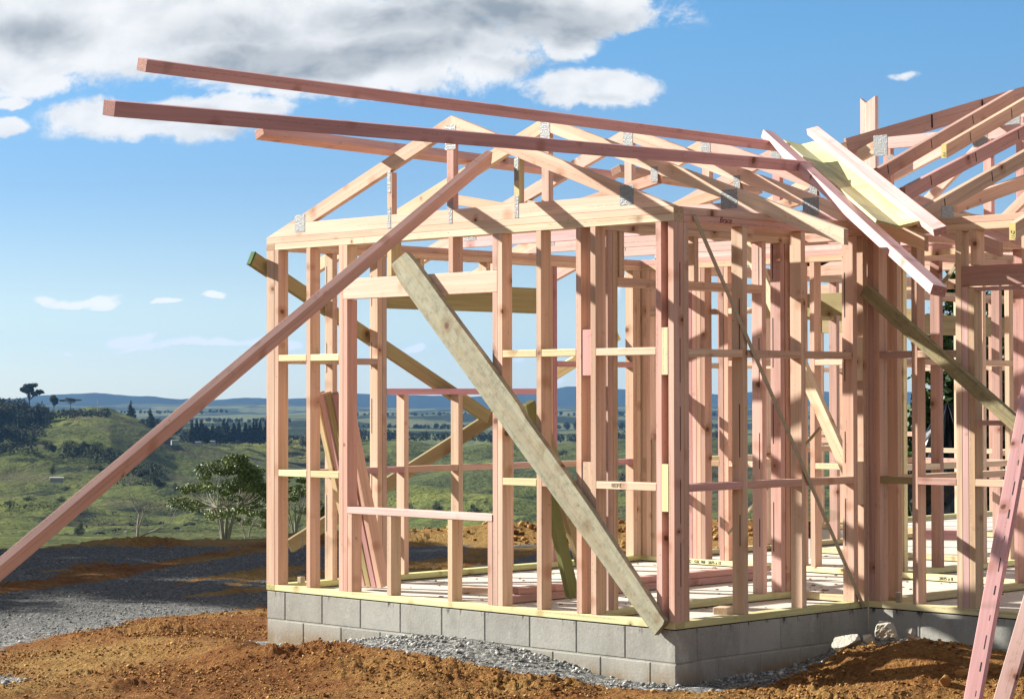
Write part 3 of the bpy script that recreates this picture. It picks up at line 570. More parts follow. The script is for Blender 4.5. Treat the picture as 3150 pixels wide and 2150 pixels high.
# leaning offcuts inside
names = [('g', 'outermost green tinged offcut of the bundle leaning in the left of the gable wall'), ('p', 'dark pink offcut second in the bundle leaning in the left of the gable wall'), ('o', 'yellowish offcut third in the bundle leaning in the left of the gable wall'), ('m', 'reddish offcut fourth in the bundle leaning in the left of the gable wall'), ('s', 'innermost pinkish offcut of the bundle leaning in the left of the gable wall')]
for k, (c, lab) in enumerate(names):
    a = at(978+k*21, 1207+k*1.0, 'y', .22+.02*k); b_ = at(1112+k*17, 1803+1.5*k, 'y', .55)
    b_[2] = max(b_[2], .03); solo('leaning_offcut', lab, b_, a, .046, .088, c, (0, -1, .3), group='offcuts leaning in the left corner')
a = at(1625, 1238, 'y', .32); b_ = at(1762, 1850, 'y', .85); b_[2] = .04
solo('leaning_offcut', 'green stained offcut leaning behind the weathered plank, greenest on its near edge', b_, a, .05, .085, (.20, .19, .08), (0, -1, .3))
a = at(1668, 1300, 'y', .6); b_ = at(1815, 1800, 'y', 1.0); b_[2] = .06
solo('leaning_offcut', 'yellow brown offcut leaning behind the green one', b_, a, .045, .09, 'o', (0, -1, .3))
# timbers on the slab
solo('stacked_timber', 'lower pink timber lying on the slab behind the gable studs', (-1.9, .45, .024), (-1.9, 3.2, .024), .09, .045, 'm', group='timbers lying on the slab')
solo('stacked_timber', 'upper pink timber lying on another on the slab behind the gable studs', (-1.945, .62, .0695), (-1.935, 3.3, .0695), .09, .045, 'p', group='timbers lying on the slab')
solo('stacked_timber', 'short red brown block lying on the slab far back at the right', (-3.6, 7.8, .04), (-3.3, 7.95, .04), .09, .09, 'm')
# leaning timbers lower right
r0 = along(2985, 2195, 11.5); r1 = along(3152, 1290, 11.9)
solo('propped_timber', 'pink timber marked with black dashes, leaning in the lower right corner, left of the pair', r0, r0+(r1-r0)*1.35, .085, .05, 'k', (.2, -1, 0), group='pair of pink timbers leaning at the lower right')
r0 = along(3072, 2195, 11.6); r1 = along(3235, 1640, 11.7)
rr = solo('propped_timber', 'pink timber leaning out of the lower right corner, right of the pair', r0, r0+(r1-r0)*2.2, .085, .05, 'k', (.2, -1, 0), group='pair of pink timbers leaning at the lower right')
def dashes():
    o = [q for q in bpy.data.objects if q.name == 'propped_timber'][0]; me = o.data; L = max(v.co.x for v in me.vertices)
    for k in range(20):
        x = -L+.1+k*.14; m2 = boxmesh((.03, .05, .075)[k % 3], (.003, .005, .007)[(k*2) % 3], .0012, INK, .0002); c = bpy.data.objects.new('ink_dash', m2); COL.objects.link(c); c.parent = o; c.matrix_basis = Matrix.Translation((x+random.uniform(-.01, .01), -.018, .0252))
dashes()
# pipe stubs
for (px_, py_, dep, lab, blk) in ((2499, 1713, 5.1, 'white waste pipe stub with a black cap standing up from the slab', True), (2122, 1700, 4.4, 'short white waste pipe stub on the slab behind the near corner post', False)):
    q = at(px_, py_, 'z', 0); n = 20; t = thing('waste_pipe', lab, 'pipe', tuple(q), 'waste pipe stubs')
    def tube(r_, z0, z1): 
        V = [(q[0]+r_*math.cos(2*math.pi*i/n), q[1]+r_*math.sin(2*math.pi*i/n), z) for z in (z0, z1) for i in range(n)]+[(q[0]+r_*.88*math.cos(2*math.pi*i/n), q[1]+r_*.88*math.sin(2*math.pi*i/n), z1) for i in range(n)]+[(q[0]+r_*.88*math.cos(2*math.pi*i/n), q[1]+r_*.88*math.sin(2*math.pi*i/n), z1-.05) for i in range(n)]
        return V, [(i, (i+1) % n, n+(i+1) % n, n+i) for i in range(n)]+[(n+i, n+(i+1) % n, 2*n+(i+1) % n, 2*n+i) for i in range(n)]+[(2*n+i, 2*n+(i+1) % n, 3*n+(i+1) % n, 3*n+i) for i in range(n)]+[tuple(range(3*n, 4*n))]
    V, Fc = tube(.05, 0, .16); mobj('pipe_body', V, Fc, WHITEPL, t, smooth=False)
    if blk: V, Fc = tube(.053, .16, .30); mobj('pipe_cap', V, Fc, BLACKPL, t)

# ------------------------------------------------------------------ foundation and slab
def blocks(name, parent, run, face, L, courses, flip, start):
    V = []; Fc = []; tone = []
    def blk(u0, u1, z0, z1, dep=.19):
        b = .004; t_ = random.random(); base = len(V)
        def P(u, d, z): return (run[0][0]+run[1][0]*u+face[0]*d, run[0][1]+run[1][1]*u+face[1]*d, z)
        for (u, z, d) in ((u0, z0, -b), (u1, z0, -b), (u1, z1, -b), (u0, z1, -b), (u0+b, z0+b, 0), (u1-b, z0+b, 0), (u1-b, z1-b, 0), (u0+b, z1-b, 0), (u0, z0, -dep), (u1, z0, -dep), (u1, z1, -dep), (u0, z1, -dep)):
            V.append(P(u, d, z)); tone.append(t_)
        for f in ((4, 5, 6, 7), (0, 1, 5, 4), (1, 2, 6, 5), (2, 3, 7, 6), (3, 0, 4, 7), (8, 9, 1, 0), (9, 10, 2, 1), (10, 11, 3, 2), (11, 8, 0, 3)):
            f = tuple(base+i for i in f); Fc.append(f if flip else f[::-1])
    for k in range(courses):
        z1 = -.003-k*.2; z0 = z1-.19; u = -(0. if (k % 2 == start) else .2)
        while u < L-.02:
            a = max(u, 0); e = min(u+.39, L); a2 = a if a > 0 else 0; blk(a2, e, z0, z1); u += .4
    base = len(V)
    for (u, z) in ((.001, -.003-courses*.2), (L-.001, -.003-courses*.2), (L-.001, -.006), (.001, -.006)): V.append((run[0][0]+run[1][0]*u-face[0]*.0045, run[0][1]+run[1][1]*u-face[1]*.0045, z)); tone.append(.75)
    f = (base, base+1, base+2, base+3); Fc.append(f if flip else f[::-1])
    return mobj(name, V, Fc, BLOCK, parent, tone=tone)
FD = thing('block_foundation', 'grey concrete block foundation wall under the timber frames', 'foundation', (0, 0, -.4))
blocks('block_wall', FD, ((0, .004), (-1, 0)), (0, -1), 3.796, 4, False, 0)
blocks('block_wall', FD, ((-.004, .006), (0, 1)), (1, 0), 1.912, 4, True, 1)
blocks('block_wall', FD, ((-.004, 1.924), (1, 0)), (0, -1), 4.0, 4, True, 0)
blocks('block_wall', FD, ((-3.796, .006), (0, 1)), (-1, 0), 8.2, 4, False, 1)
for (x0, x1, y0, y1) in ((-3.7, -.0, .012, .085), (-.085, -.008, .09, 1.92), (0, 3.9, 1.932, 2.0)): bx('damp_strip', FD, x0, x1, y0-.006, y1, -.0035, .0035, None, DPC, .0004)
sl = thing('concrete_slab', 'pale concrete floor slab of the house striped with stud shadows', 'floor slab', (0, 0, 0))
def slabbox(x0, x1, y0, y1): V = [(x, y, z) for z in (-.45, -.0045) for x, y in ((x0, y0), (x1, y0), (x1, y1), (x0, y1))]; mobj('slab_bay', V, [(3, 2, 1, 0), (4, 5, 6, 7), (0, 1, 5, 4), (1, 2, 6, 5), (2, 3, 7, 6), (3, 0, 4, 7)], SLAB, sl)
slabbox(-3.6, -.2, .2, 8.4); slabbox(-.1999, 4.4, 2.12, 8.4); slabbox(-5.5, 4.4, 8.4001, 13.2)
#GROUNDS
# ------------------------------------------------------------------ noise for terrain
_perm = rng.random((6, 256, 256))
def vn(x, y, k=0):
    xi = np.floor(x).astype(int); yi = np.floor(y).astype(int); fx = x-xi; fy = y-yi; fx = fx*fx*(3-2*fx); fy = fy*fy*(3-2*fy); g = _perm[k % 6]
    a = g[xi & 255, yi & 255]; b = g[(xi+1) & 255, yi & 255]; c = g[xi & 255, (yi+1) & 255]; d = g[(xi+1) & 255, (yi+1) & 255]
    return (a*(1-fx)+b*fx)*(1-fy)+(c*(1-fx)+d*fx)*fy
def fbm(x, y, sc_, oct=4, k=0, gain=.5):
    s = 0; a = 1; t = 0
    for i in range(oct): s = s+a*(vn(x/sc_*2**i+17*i, y/sc_*2**i+5*i, k+i)-.5); t += a; a *= gain
    return s/t*2
CPTS = np.array([(-3.9, -.1, -.375), (-3.3, -.15, -.355), (-2.7, -.15, -.26), (-2.3, -.15, -.20), (-1.95, -.12, -.165), (-1.55, -.12, -.165), (-1.15, -.15, -.215), (-.7, -.15, -.28), (-2, -.5, -.25), (-1.5, -.5, -.25), (-1, -.5, -.30), (-2.8, -.45, -.29), (-.2, -.1, -.325), (.1, -.1, -.32), (.12, .6, -.31), (.12, 1.2, -.27), (.15, 1.7, -.17), (.5, 1.8, -.18), (1.1, 1.8, -.22), (1.7, 1.8, -.22),
 (-4.7, -.5, -.33), (-4, -.65, -.30), (-3.4, -.75, -.29), (-2.8, -.85, -.30), (-2, -.95, -.325), (-1.2, -.9, -.35), (-.4, -.8, -.355), (.5, -.6, -.355), (.9, .1, -.33), (.75, 1.15, -.13), (1.0, 1.0, -.08), (1.3, 1.1, -.09), (1.65, 1.0, -.12), (.6, .95, -.18), (.45, .75, -.25), (1.3, .5, -.24), (2.2, .8, -.18), (.9, .5, -.25),
 (-3, -2, -.39), (-1, -2, -.43), (1, -1.5, -.43), (3, -1, -.42), (-3.2, -2.6, -.37), (-5, 0, -.36), (-5.4, -.6, -.37), (-6, .5, -.4), (-4.2, -1.6, -.40), (-2.2, -1.5, -.39)])
_sg = .34; _K = np.exp(-((CPTS[:, None, 0]-CPTS[None, :, 0])**2+(CPTS[:, None, 1]-CPTS[None, :, 1])**2)/(2*_sg*_sg)); _C = np.linalg.solve(_K+np.eye(len(CPTS))*.05, CPTS[:, 2]+.40)
def hpad(x, y):
    s = np.full(x.shape, -.40)
    for (a, b, c), k in zip(CPTS, _C): s += k*np.exp(-((x-a)**2+(y-b)**2)/(2*_sg*_sg))
    return s
def gravmask(x, y):
    d = lambda a, b: ((x-a)**2+(y-b)**2)**.5
    edge = np.interp(y, [-6, -2.2, -1.32, -.79, -.23, .45, 1.39, 2.0, 6, 13], [-4.0, -4.2, -5.1, -5.3, -5.5, -6.0, -6.05, -6.2, -6.6, -7.2])
    m = 1/(1+np.exp((x-edge)/.10))
    w = np.interp(x, [-4.4, -3.8, -3.2, -2.9, -2.3, -1.6, -.9, -.2, .2], [-.0, .05, .12, .25, .42, .5, .42, .28, .12]); g2 = (1/(1+np.exp(-(y+w)/.05)))*(x < .3)*(x > -4.1)
    g3 = 1/(1+np.exp((x-.42-.25*(y > 1.5))/.06))*(x > -.1)*(y > .2)+(1/(1+np.exp(-(y-1.5)/.06)))*(x > .1)
    g4 = np.exp(-((x+3.45)**2+(y+2.55)**2)/.13)
    m = np.maximum(np.maximum(m, g2), np.maximum(np.clip(g3, 0, 1), g4*1.1))
    # orange streaks dragged across the gravel yard
    st = fbm(x*1.1+y*.55, y*.28-x*.16, .85, 4, 2); far = np.clip((-6.9-x)/.8, 0, 1); m = m-far*np.clip((st-.02)*4.5, 0, .95)
    rim = np.clip((((x-CP[0])**2+(y-CP[1])**2)**.5-25.3)/1.0, 0, 1); m = m-rim*(.75+.5*fbm(x, y, 1.2, 3, 1))
    back = np.clip((y-8.7)/.5, 0, 1)*np.clip((x+13.5)/.6, 0, 1)*(x < -3.9); m = m-back
    return np.clip(m, 0, 1)
def polar(rs, azs):   # az: angle from camera axis, to the right
    Rg, Az = np.meshgrid(rs, azs, indexing='ij'); th = YAW+Az
    return Rg, Az, CP[0]+Rg*np.sin(th), CP[1]+Rg*np.cos(th)
def gridfaces(n, m):
    i = np.arange(n*m).reshape(n, m); return np.stack([i[:-1, :-1], i[1:, :-1], i[1:, 1:], i[:-1, 1:]], -1).reshape(-1, 4)[:, ::-1]
azs = np.concatenate([np.linspace(-math.pi, -.262, 50)[:-1], np.linspace(-.262, .262, 800), np.linspace(.262, math.pi, 50)[1:]])
r_ = [.5, 2, 4, 6, 8, 9.5, 10.5, 11.2]; 
while r_[-1] < 30.5: r_.append(r_[-1]+r_[-1]**2/(1.85*2208)*.85)
rs = np.array(r_)
EDGE = lambda Az: np.interp(np.tan(Az)*F+1575, [-4000, 0, 300, 817, 1450, 2000, 3150, 8000], [24, 25.3, 26.8, 27.2, 27.6, 28, 29, 29])
def yard_height(X, Y, Rg=None, Az=None, detail=True):
    Z = hpad(X, Y); g = gravmask(X, Y); sl_ = 1-g
    if Rg is None: Rg = ((X-CP[0])**2+(Y-CP[1])**2)**.5; Az = np.arctan2(X-CP[0], Y-CP[1])-YAW
    clod = np.clip(fbm(X, Y, .55, 4, 3)+.15, 0, 1)
    if detail:
        n = fbm(X, Y, .16, 4, 0, .65); n2 = np.abs(fbm(X, Y, .07, 3, 2, .6))
        Z = Z+sl_*(.032*n*(.5+clod)+.055*clod*n2*2+.03*fbm(X, Y, .9, 3, 4))+g*(.010*n+.012*fbm(X, Y, .6, 3, 1))
    # banks: right mound, rim berm and the heap beyond the house
    Z = Z+.05*np.clip(fbm(X, Y, .5, 3, 5), 0, 1)*sl_*(((X+1)**2+(Y+.7)**2) < 16)
    E_ = EDGE(Az); Z = Z+.10*np.exp(-((Rg-(E_-.5))/.5)**2)*(.35+np.clip(fbm(X, Y, 1.1, 4, 2)+.3, 0, 1.2))
    Z = Z+np.exp(-((X+11.4)**2/5+(Y-10.6)**2/2.0))*.13*(1+.8*fbm(X, Y, .8, 4, 1))+np.exp(-((X+8.5)**2/4+(Y-12.3)**2/2.0))*.13*(1+.8*fbm(X, Y, .8, 4, 3))
    Z = Z-np.clip(Rg-E_, 0, 10)*.35
    return Z, g
Rg, Az, X, Y = polar(rs, azs); Z, gm = yard_height(X, Y, Rg, Az)
o = mobj('ground', np.stack([X, Y, Z], -1).reshape(-1, 3), gridfaces(*X.shape), GROUND); props(o, kind='structure')
attr(o.data, 'gravel', gm.ravel())
och = np.clip(fbm(X, Y, 1.3, 3, 4)*2.2+.25+.6*((X < -4.6)), 0, 1)*(1-.6*(np.exp(-((X-1.3)**2+(Y-.9)**2)/.8))); och = np.where(Y > 8, 1, och); attr(o.data, 'ochre', och.ravel())

# loose stones and clods, real little solids
def scatter(n, region, want, size, mat, name, lab, seed, flat=.7, sink=.25):
    r2 = np.random.default_rng(seed); x = r2.uniform(region[0], region[1], n); y = r2.uniform(region[2], region[3], n)
    inside = ((x > -3.8) & (x < 0.0) & (y > .0)) | ((x >= -.01) & (y > 1.92)) | ((x < 0) & (x > -3.8) & (y > 0))
    z, g = yard_height(x, y); w = g if want else 1-g; dens = np.clip(fbm(x, y, .5, 3, 3 if not want else 1)*1.5+.55, .08, 1)
    keep = (~inside) & (r2.random(n) < np.clip(w*1.3-.2, 0, 1)*dens); x, y, z = x[keep], y[keep], z[keep]; m = len(x)
    s = size[0]*(size[1]/size[0])**(r2.random(m)**2.6)
    base = np.array([(1, 0, 0), (-1, 0, 0), (0, 1, 0), (0, -1, 0), (0, 0, 1), (0, 0, -1), (.7, .7, .3), (-.7, .6, -.2), (.6, -.75, .35), (-.65, -.6, .4)], float)
    from mathutils import Vector as V_
    import bmesh
    bm = bmesh.new(); [bm.verts.new(p) for p in base]; hull = bmesh.ops.convex_hull(bm, input=bm.verts[:]); bmesh.ops.triangulate(bm, faces=bm.faces[:]); bm.verts.index_update(); T = np.array([[v.index for v in f.verts] for f in bm.faces]); B = np.array([v.co[:] for v in bm.verts]); bm.free()
    q = r2.normal(size=(m, 4)); q /= np.linalg.norm(q, axis=1)[:, None]; a, b, c, d = q.T
    Rm = np.stack([1-2*(c*c+d*d), 2*(b*c-a*d), 2*(b*d+a*c), 2*(b*c+a*d), 1-2*(b*b+d*d), 2*(c*d-a*b), 2*(b*d-a*c), 2*(c*d+a*b), 1-2*(b*b+c*c)], -1).reshape(-1, 3, 3)
    P = B[None]*r2.uniform(.7, 1.25, (m, len(B), 3))*np.array([1, .85, .7]); P = np.einsum('nij,nkj->nki', Rm, P)*s[:, None, None]*.5; P[:, :, 2] *= flat
    P += np.stack([x, y, z+s*sink*flat], -1)[:, None]; Fs = (T[None]+np.arange(m)[:, None, None]*len(B)).reshape(-1, 3)
    o = mobj(name, P.reshape(-1, 3), Fs, mat, tone=np.repeat(r2.random(m), len(B))); props(o, kind='stuff'); return o
scatter(26000, (-5.2, .6, -2.0, .02), True, (.008, .045), SGRAV, 'gravel_stones', '', 1)
scatter(9000, (0, 2.6, .1, 1.92), True, (.008, .05), SGRAV, 'gravel_stones', '', 2)
scatter(22000, (-12, -4.5, -2.5, 6), True, (.010, .034), SYARD, 'gravel_stones', '', 3)
scatter(6000, (-4.3, -2.3, -3.3, -1.8), True, (.012, .05), SGRAV, 'gravel_stones', '', 6)
scatter(95000, (-7, 3.2, -3.2, 1.9), False, (.007, .03), SSOIL, 'soil_crumbs', '', 4)
scatter(3000, (-6, 3.2, -3, 1.5), False, (.014, .055), SSOIL, 'soil_clods', '', 5, .75, .15)
scatter(9000, (-14, -5, 8.5, 14), False, (.02, .14), SSOIL, 'soil_clods', '', 7)

def litter():
    r6 = np.random.default_rng(91); V = []; Fc = []
    for k in range(420):
        x, y = (r6.uniform(-3.6, -.2), r6.uniform(.15, 3.8)) if k % 2 else (r6.uniform(-3, 1.5), r6.uniform(2.3, 8)); s = r6.uniform(.004, .018); l = s*r6.uniform(1, 3.5); a = r6.uniform(0, 6.28); b = len(V)
        for (p, q_, z) in ((-1, -1, 0), (1, -1, 0), (1, 1, 0), (-1, 1, 0), (-.7, -.6, 1), (.8, -.7, 1), (.6, .7, 1), (-.8, .6, 1)):
            V.append((x+p*l*.5*math.cos(a)-q_*s*.5*math.sin(a), y+p*l*.5*math.sin(a)+q_*s*.5*math.cos(a), -.0045+z*s*.5))
        Fc += [(b+4, b+5, b+6, b+7), (b, b+1, b+5, b+4), (b+1, b+2, b+6, b+5), (b+2, b+3, b+7, b+6), (b+3, b, b+4, b+7)]
    o = mobj('slab_litter', V, Fc, mk_plain('litter', (.3, .2, .12), .9, .5)); props(o, kind='stuff')
litter()
for (x, y, a, l, c, lab) in ((-2.6, .9, .4, .22, 's', 'short pinkish offcut dropped on the slab behind the window opening'), (-.45, 1.0, 1.9, .16, 'c', 'small pale offcut on the slab just behind the side wall'), (-3.0, 2.7, .9, .3, 'm', 'reddish offcut on the slab in the back left of the front room')):
    d_ = np.array([math.cos(a), math.sin(a), 0])*l/2; p_ = np.array([x, y, .018]); solo('floor_offcut', lab, p_-d_, p_+d_, .09, .045, c, group='offcuts dropped on the slab')
def rock(label, px, py, y, s, mat=ROCK, name='rock', seed=0, grp='pale rubble rocks in the inner corner'):
    import bmesh
    q = at(px, py, 'y', y); bm = bmesh.new(); bmesh.ops.create_icosphere(bm, subdivisions=5, radius=1); r3 = np.random.default_rng(seed)
    pl = [(Vector(r3.normal(size=3)).normalized(), r3.uniform(.38, .66)) for _ in range(15)]
    for v in bm.verts:
        p = v.co.copy()
        for n, d in pl:
            k = p.dot(n)
            if k > d: p -= n*(k-d)
        t_ = float(fbm(np.array([p.x*3+seed]), np.array([p.y*3+p.z*2.3]), 1., 4)[0]); p *= 1+.05*t_+.05*float(fbm(np.array([p.x*11+seed]), np.array([p.y*11+p.z*9.]), 1., 3)[0]); v.co = Vector((p.x*s[0], p.y*s[1], p.z*s[2]))
    bm.verts.index_update(); V = [v.co[:] for v in bm.verts]; Fc = [[v.index for v in f.verts] for f in bm.faces]; bm.free()
    o = mobj(name, V, Fc, mat, None, Matrix.Translation(Vector(q)) @ Matrix.Rotation(seed*.7, 4, 'Z'), tone=[.5+.3*random.random()]*len(V)); props(o, label, 'rock', grp); return o
rock('largest pale rubble rock, flat topped, lying in the inner corner of the foundation', 2725, 1938, 1.35, (.22, .13, .10), seed=3)
rock('small pale rock just right of the largest rubble rock', 2803, 1948, 1.5, (.055, .05, .05), seed=5)
rock('grey low rubble rock left of the largest one, half covered by soil', 2608, 1975, 1.15, (.17, .11, .08), seed=7)
rock('small grey stone between the two bigger rubble rocks', 2668, 1968, 1.3, (.05, .05, .045), seed=9)
rock('orange brown clod of clay on the mound near the leaning timbers', 2905, 2095, .55, (.075, .06, .05), SSOIL, 'clay_clod', 12, 'big clay clods')
rock('smaller brown clod of clay behind the other one by the leaning timbers', 2955, 2070, .7, (.06, .05, .045), SSOIL, 'clay_clod', 14, 'big clay clods')
solo('ground_offcut', 'thin pale batten lying on the gravel in front of the right hand foundation wall', at(2795, 1960, 'y', 1.62), at(2925, 1990, 'y', 1.45), .03, .02, 'c')

# ------------------------------------------------------------------ the valley and the ranges
NY = [0, 300, 600, 900, 1200, 1600, 2000, 2500, 3150]
YC = lambda px: np.interp(px, [-2500, 0, 100, 200, 340, 450, 540, 640, 800, 1000, 1200, 1400, 1500, 1700, 2000, 3150, 6000], [1262, 1268, 1262, 1254, 1266, 1306, 1340, 1356, 1362, 1366, 1374, 1362, 1352, 1366, 1356, 1366, 1366])
YM = lambda px: np.interp(px, [-3000, 0, 60, 110, 200, 290, 380, 480, 560, 660, 760, 830, 930, 1060, 1150, 1280, 1400, 1520, 1620, 1700, 1740, 1790, 1850, 1950, 2060, 2200, 2300, 3150, 6000], [1215, 1216, 1218, 1212, 1210, 1204, 1212, 1216, 1226, 1218, 1212, 1211, 1216, 1206, 1210, 1214, 1222, 1210, 1204, 1190, 1186, 1190, 1198, 1208, 1202, 1208, 1200, 1212, 1210])
LR = np.log([27., 40, 60, 80, 200, 600, 800, 1100, 1400, 1700, 2000, 2300, 3500, 5000, 8000, 11000, 12500, 14500])
rf = np.exp(np.linspace(math.log(26.), math.log(14500.), 420)); azf = np.concatenate([np.linspace(-math.pi, -.27, 90)[:-1], np.linspace(-.27, .27, 620), np.linspace(.27, math.pi, 90)[1:]])
def hill_height(Rg, Az, X, Y):
    A2 = np.clip(Az, -1.0, 1.0); px = 1575+np.tan(A2)*F; px = np.where(np.abs(Az) > 1., 1575+np.sign(Az)*F*1.5, px); yc = YC(px); ym = YM(px); t = np.clip(np.log(Rg), LR[0], LR[-1])
    shp = px.shape; Yv = np.zeros(shp); full = lambda v: np.full(shp, float(v))
    mid = lambda k: 1650+(yc-1650)*k
    nodes = [full(1690), full(1700), full(1680), full(1664), full(1690), full(1668), full(1640), mid(.28), mid(.52), mid(.80), yc, yc+30, full(1318)+0*yc, full(1285), full(1258), full(1244), ym, ym+40]
    for i in range(len(LR)-1):
        m = (t >= LR[i]) & (t <= LR[i+1]+1e-9); f = (t-LR[i])/(LR[i+1]-LR[i]); f = f*f*(3-2*f) if i > 5 else f
        Yv = np.where(m, nodes[i]*(1-f)+nodes[i+1]*f, Yv)
    depth = Rg*np.cos(np.clip(Az, -.35, .35)); Zv = CP[2]-(Yv-1205)/F*depth
    amp = np.interp(Rg, [26, 60, 150, 700, 1000, 1900, 2600, 4000, 9000, 12000, 14500], [0, .15, .8, 4.5, 21., 23, 14, 20, 28, 55, 10])
    sc_ = np.interp(Rg, [26, 700, 2500, 4500, 14000], [25, 190, 260, 700, 900])
    nz = np.zeros(shp)
    for s, w in ((60, 0), (170, 1), (700, 2)):
        ww = (Rg < 300) if w == 0 else ((Rg >= 300) & (Rg < 3000) if w == 1 else (Rg >= 3000)); 
        nn = fbm(X, Y, s, 5, w, .52); nn = nn-np.abs(fbm(X+300, Y, s*1.4, 4, w+1))*.7
        nz = np.where(ww, nn, nz)
    return Zv+nz*amp
Rg, Az, X, Y = polar(rf, azf); Z = hill_height(Rg, Az, X, Y)
o = mobj('terrain', np.stack([X, Y, Z], -1).reshape(-1, 3), gridfaces(*X.shape), HILL, smooth=True); props(o, kind='structure'); attr(o.data, 'far', np.clip((Rg-2200)/600, 0, 1).ravel()); attr(o.data, 'range', np.clip((Rg-9500)/1500, 0, 1).ravel())
def hz(px, r):
    az = np.array([[math.atan((px-1575)/F)]]); rr = np.array([[float(r)]]); x = CP[0]+rr*np.sin(YAW+az); y = CP[1]+rr*np.cos(YAW+az); z = hill_height(rr, az, x, y); return Vector((float(x[0, 0]), float(y[0, 0]), float(z[0, 0])))

# ------------------------------------------------------------------ trees
def tubes(paths, n=6):
    V = []; Fc = []
    for P in paths:
        for i, (p, r) in enumerate(P):
            p = Vector(p); d = (Vector(P[min(i+1, len(P)-1)][0])-Vector(P[max(i-1, 0)][0])); d = d.normalized() if d.length > 1e-9 else Vector((0, 0, 1)); a = d.orthogonal().normalized(); b = d.cross(a)
            for k in range(n): V.append(p+(a*math.cos(6.2832*k/n)+b*math.sin(6.2832*k/n))*r)
            if i:
                s = len(V)-2*n
                for k in range(n): Fc.append((s+k, s+(k+1) % n, s+n+(k+1) % n, s+n+k))
    return V, Fc
def leafcloud(blobs, n, size, r3, droop=.3, shell=.6, tone_top=True):
    """blobs: (x,y,z,rx,ry,rz). leaf quads scattered in ellipsoids"""
    B = np.array(blobs); vol = B[:, 3]*B[:, 4]*B[:, 5]; vol = vol**.75; pick = r3.choice(len(B), n, p=vol/vol.sum()); d = r3.normal(size=(n, 3)); d /= np.linalg.norm(d, axis=1)[:, None]
    rad = shell+(1-shell)*r3.random(n)**.7; rad *= 1+.18*r3.normal(size=n)*.6; P = B[pick, :3]+d*rad[:, None]*B[pick, 3:]
    N = d*.6+r3.normal(size=(n, 3))*.7+np.array([0, 0, .35]); N /= np.linalg.norm(N, axis=1)[:, None]; T = np.cross(N, r3.normal(size=(n, 3))); T /= np.linalg.norm(T, axis=1)[:, None]; Bt = np.cross(N, T)
    s = size*r3.uniform(.6, 1.3, n)[:, None]; V = np.stack([P-T*s*.5, P+Bt*s*.27+T*s*.05, P+T*s*.55-N*s*droop*.3, P-Bt*s*.27+T*s*.05], 1).reshape(-1, 3)
    Fs = np.arange(n*4).reshape(-1, 4); tone = np.repeat(np.clip(r3.normal(.45, .22, n)+.15*(pick % 3-1), 0, 1), 4); return V, Fs, tone
def tree(kind, label, loc, paths, blobs, n, leaf, mat, bark, seed, cat='tree', group=None, shell=.55):
    r3 = np.random.default_rng(seed); t = thing(kind, label, cat, tuple(loc), group)
    V, Fc = tubes(paths); o = mobj('trunk', [v+Vector(loc) for v in V], Fc, bark, t, smooth=True)
    if n: V, Fs, tn = leafcloud(blobs, n, leaf, r3, shell=shell); mobj('crown', V+np.array(loc), Fs, mat, t, tone=tn)
    return t
def copytree(t, label, loc, s, rz=0., group=None):
    c = t.copy(); COL.objects.link(c); c.location = loc; c.scale = s if hasattr(s, '__len__') else (s, s, s); c.rotation_euler = (0, 0, rz); c['label'] = label
    if group: c['group'] = group
    for ch in list(t.children):
        k = ch.copy(); COL.objects.link(k); k.parent = c
    return c
# near tree beyond the yard edge
rr = random.Random(5)
def umbrella(loc, H, W, seed, label, group=None, clusters=34, stems=6, nleaf=9000, leaf=.085, cx=0.):
    r4 = random.Random(seed); paths = []; blobs = []
    ends = []
    for k in range(clusters):
        a = r4.uniform(0, 6.283); rad = W*.5*math.sqrt(r4.random()); top = 1-.45*(rad/(W*.5))**2; h = H*(top-.16*r4.random()-(.22 if r4.random() < .3 else 0)); x = rad*math.cos(a)+cx; y = rad*math.sin(a)
        s = W*r4.uniform(.055, .105); blobs.append((x, y, h, s*1.25, s*1.25, s*.62)); ends.append((x, y, h))
    for k in range(stems):
        a = 6.283*k/stems+r4.uniform(-.3, .3); b0 = (r4.uniform(-.1, .1)*W*.3, r4.uniform(-.1, .1)*W*.3, -.2)
        sp = (W*.13*math.cos(a), W*.13*math.sin(a), H*.38); paths.append([(b0, H*.016), ((b0[0]*.5+sp[0]*.45, b0[1]*.5+sp[1]*.45, H*.2), H*.012), (sp, H*.009)])
        for e in sorted(ends, key=lambda e: abs(math.atan2(e[1]-sp[1], e[0]-cx*.3-sp[0])-a) % 6.283)[:8]:
            m_ = ((sp[0]+e[0])/2+r4.uniform(-.1, .1), (sp[1]+e[1])/2+r4.uniform(-.1, .1), (sp[2]+e[2])/2-H*.03); paths.append([(sp, H*.007), (m_, H*.0045), ((e[0], e[1], e[2]-.02), H*.0022)])
    return tree('broadleaf_tree', label, loc, paths, blobs, nleaf, leaf, LEAF, BARK, seed, group=group, shell=.5)
fz = hz(695, 78); fz.z = CP[2]-(1652-1205)/F*78
umbrella(fz, 3.05, 3.6, 4, 'leafy umbrella shaped tree with pale forked stems just beyond the gravel yard', 'trees beyond the yard edge', 52, 8, 17000, .085)
f2 = hz(905, 84); f2.z = CP[2]-(1652-1205)/F*84
umbrella(f2, 2.7, 2.4, 9, 'darker leafy tree beyond the yard, seen between the left studs of the gable wall', 'trees beyond the yard edge', 30, 5, 7000, .09)
f3 = hz(1110, 90); f3.z = CP[2]-(1650-1205)/F*90
umbrella(f3, 1.5, 1.6, 12, 'small bushy tree beyond the yard, low behind the middle of the gable wall', 'trees beyond the yard edge', 16, 4, 2500, .09)
f4 = hz(760, 96); f4.z = CP[2]-(1650-1205)/F*96
umbrella(f4, 1.7, 2.6, 14, 'low dark tree behind the right foot of the umbrella shaped tree', 'trees beyond the yard edge', 22, 4, 4500, .09)
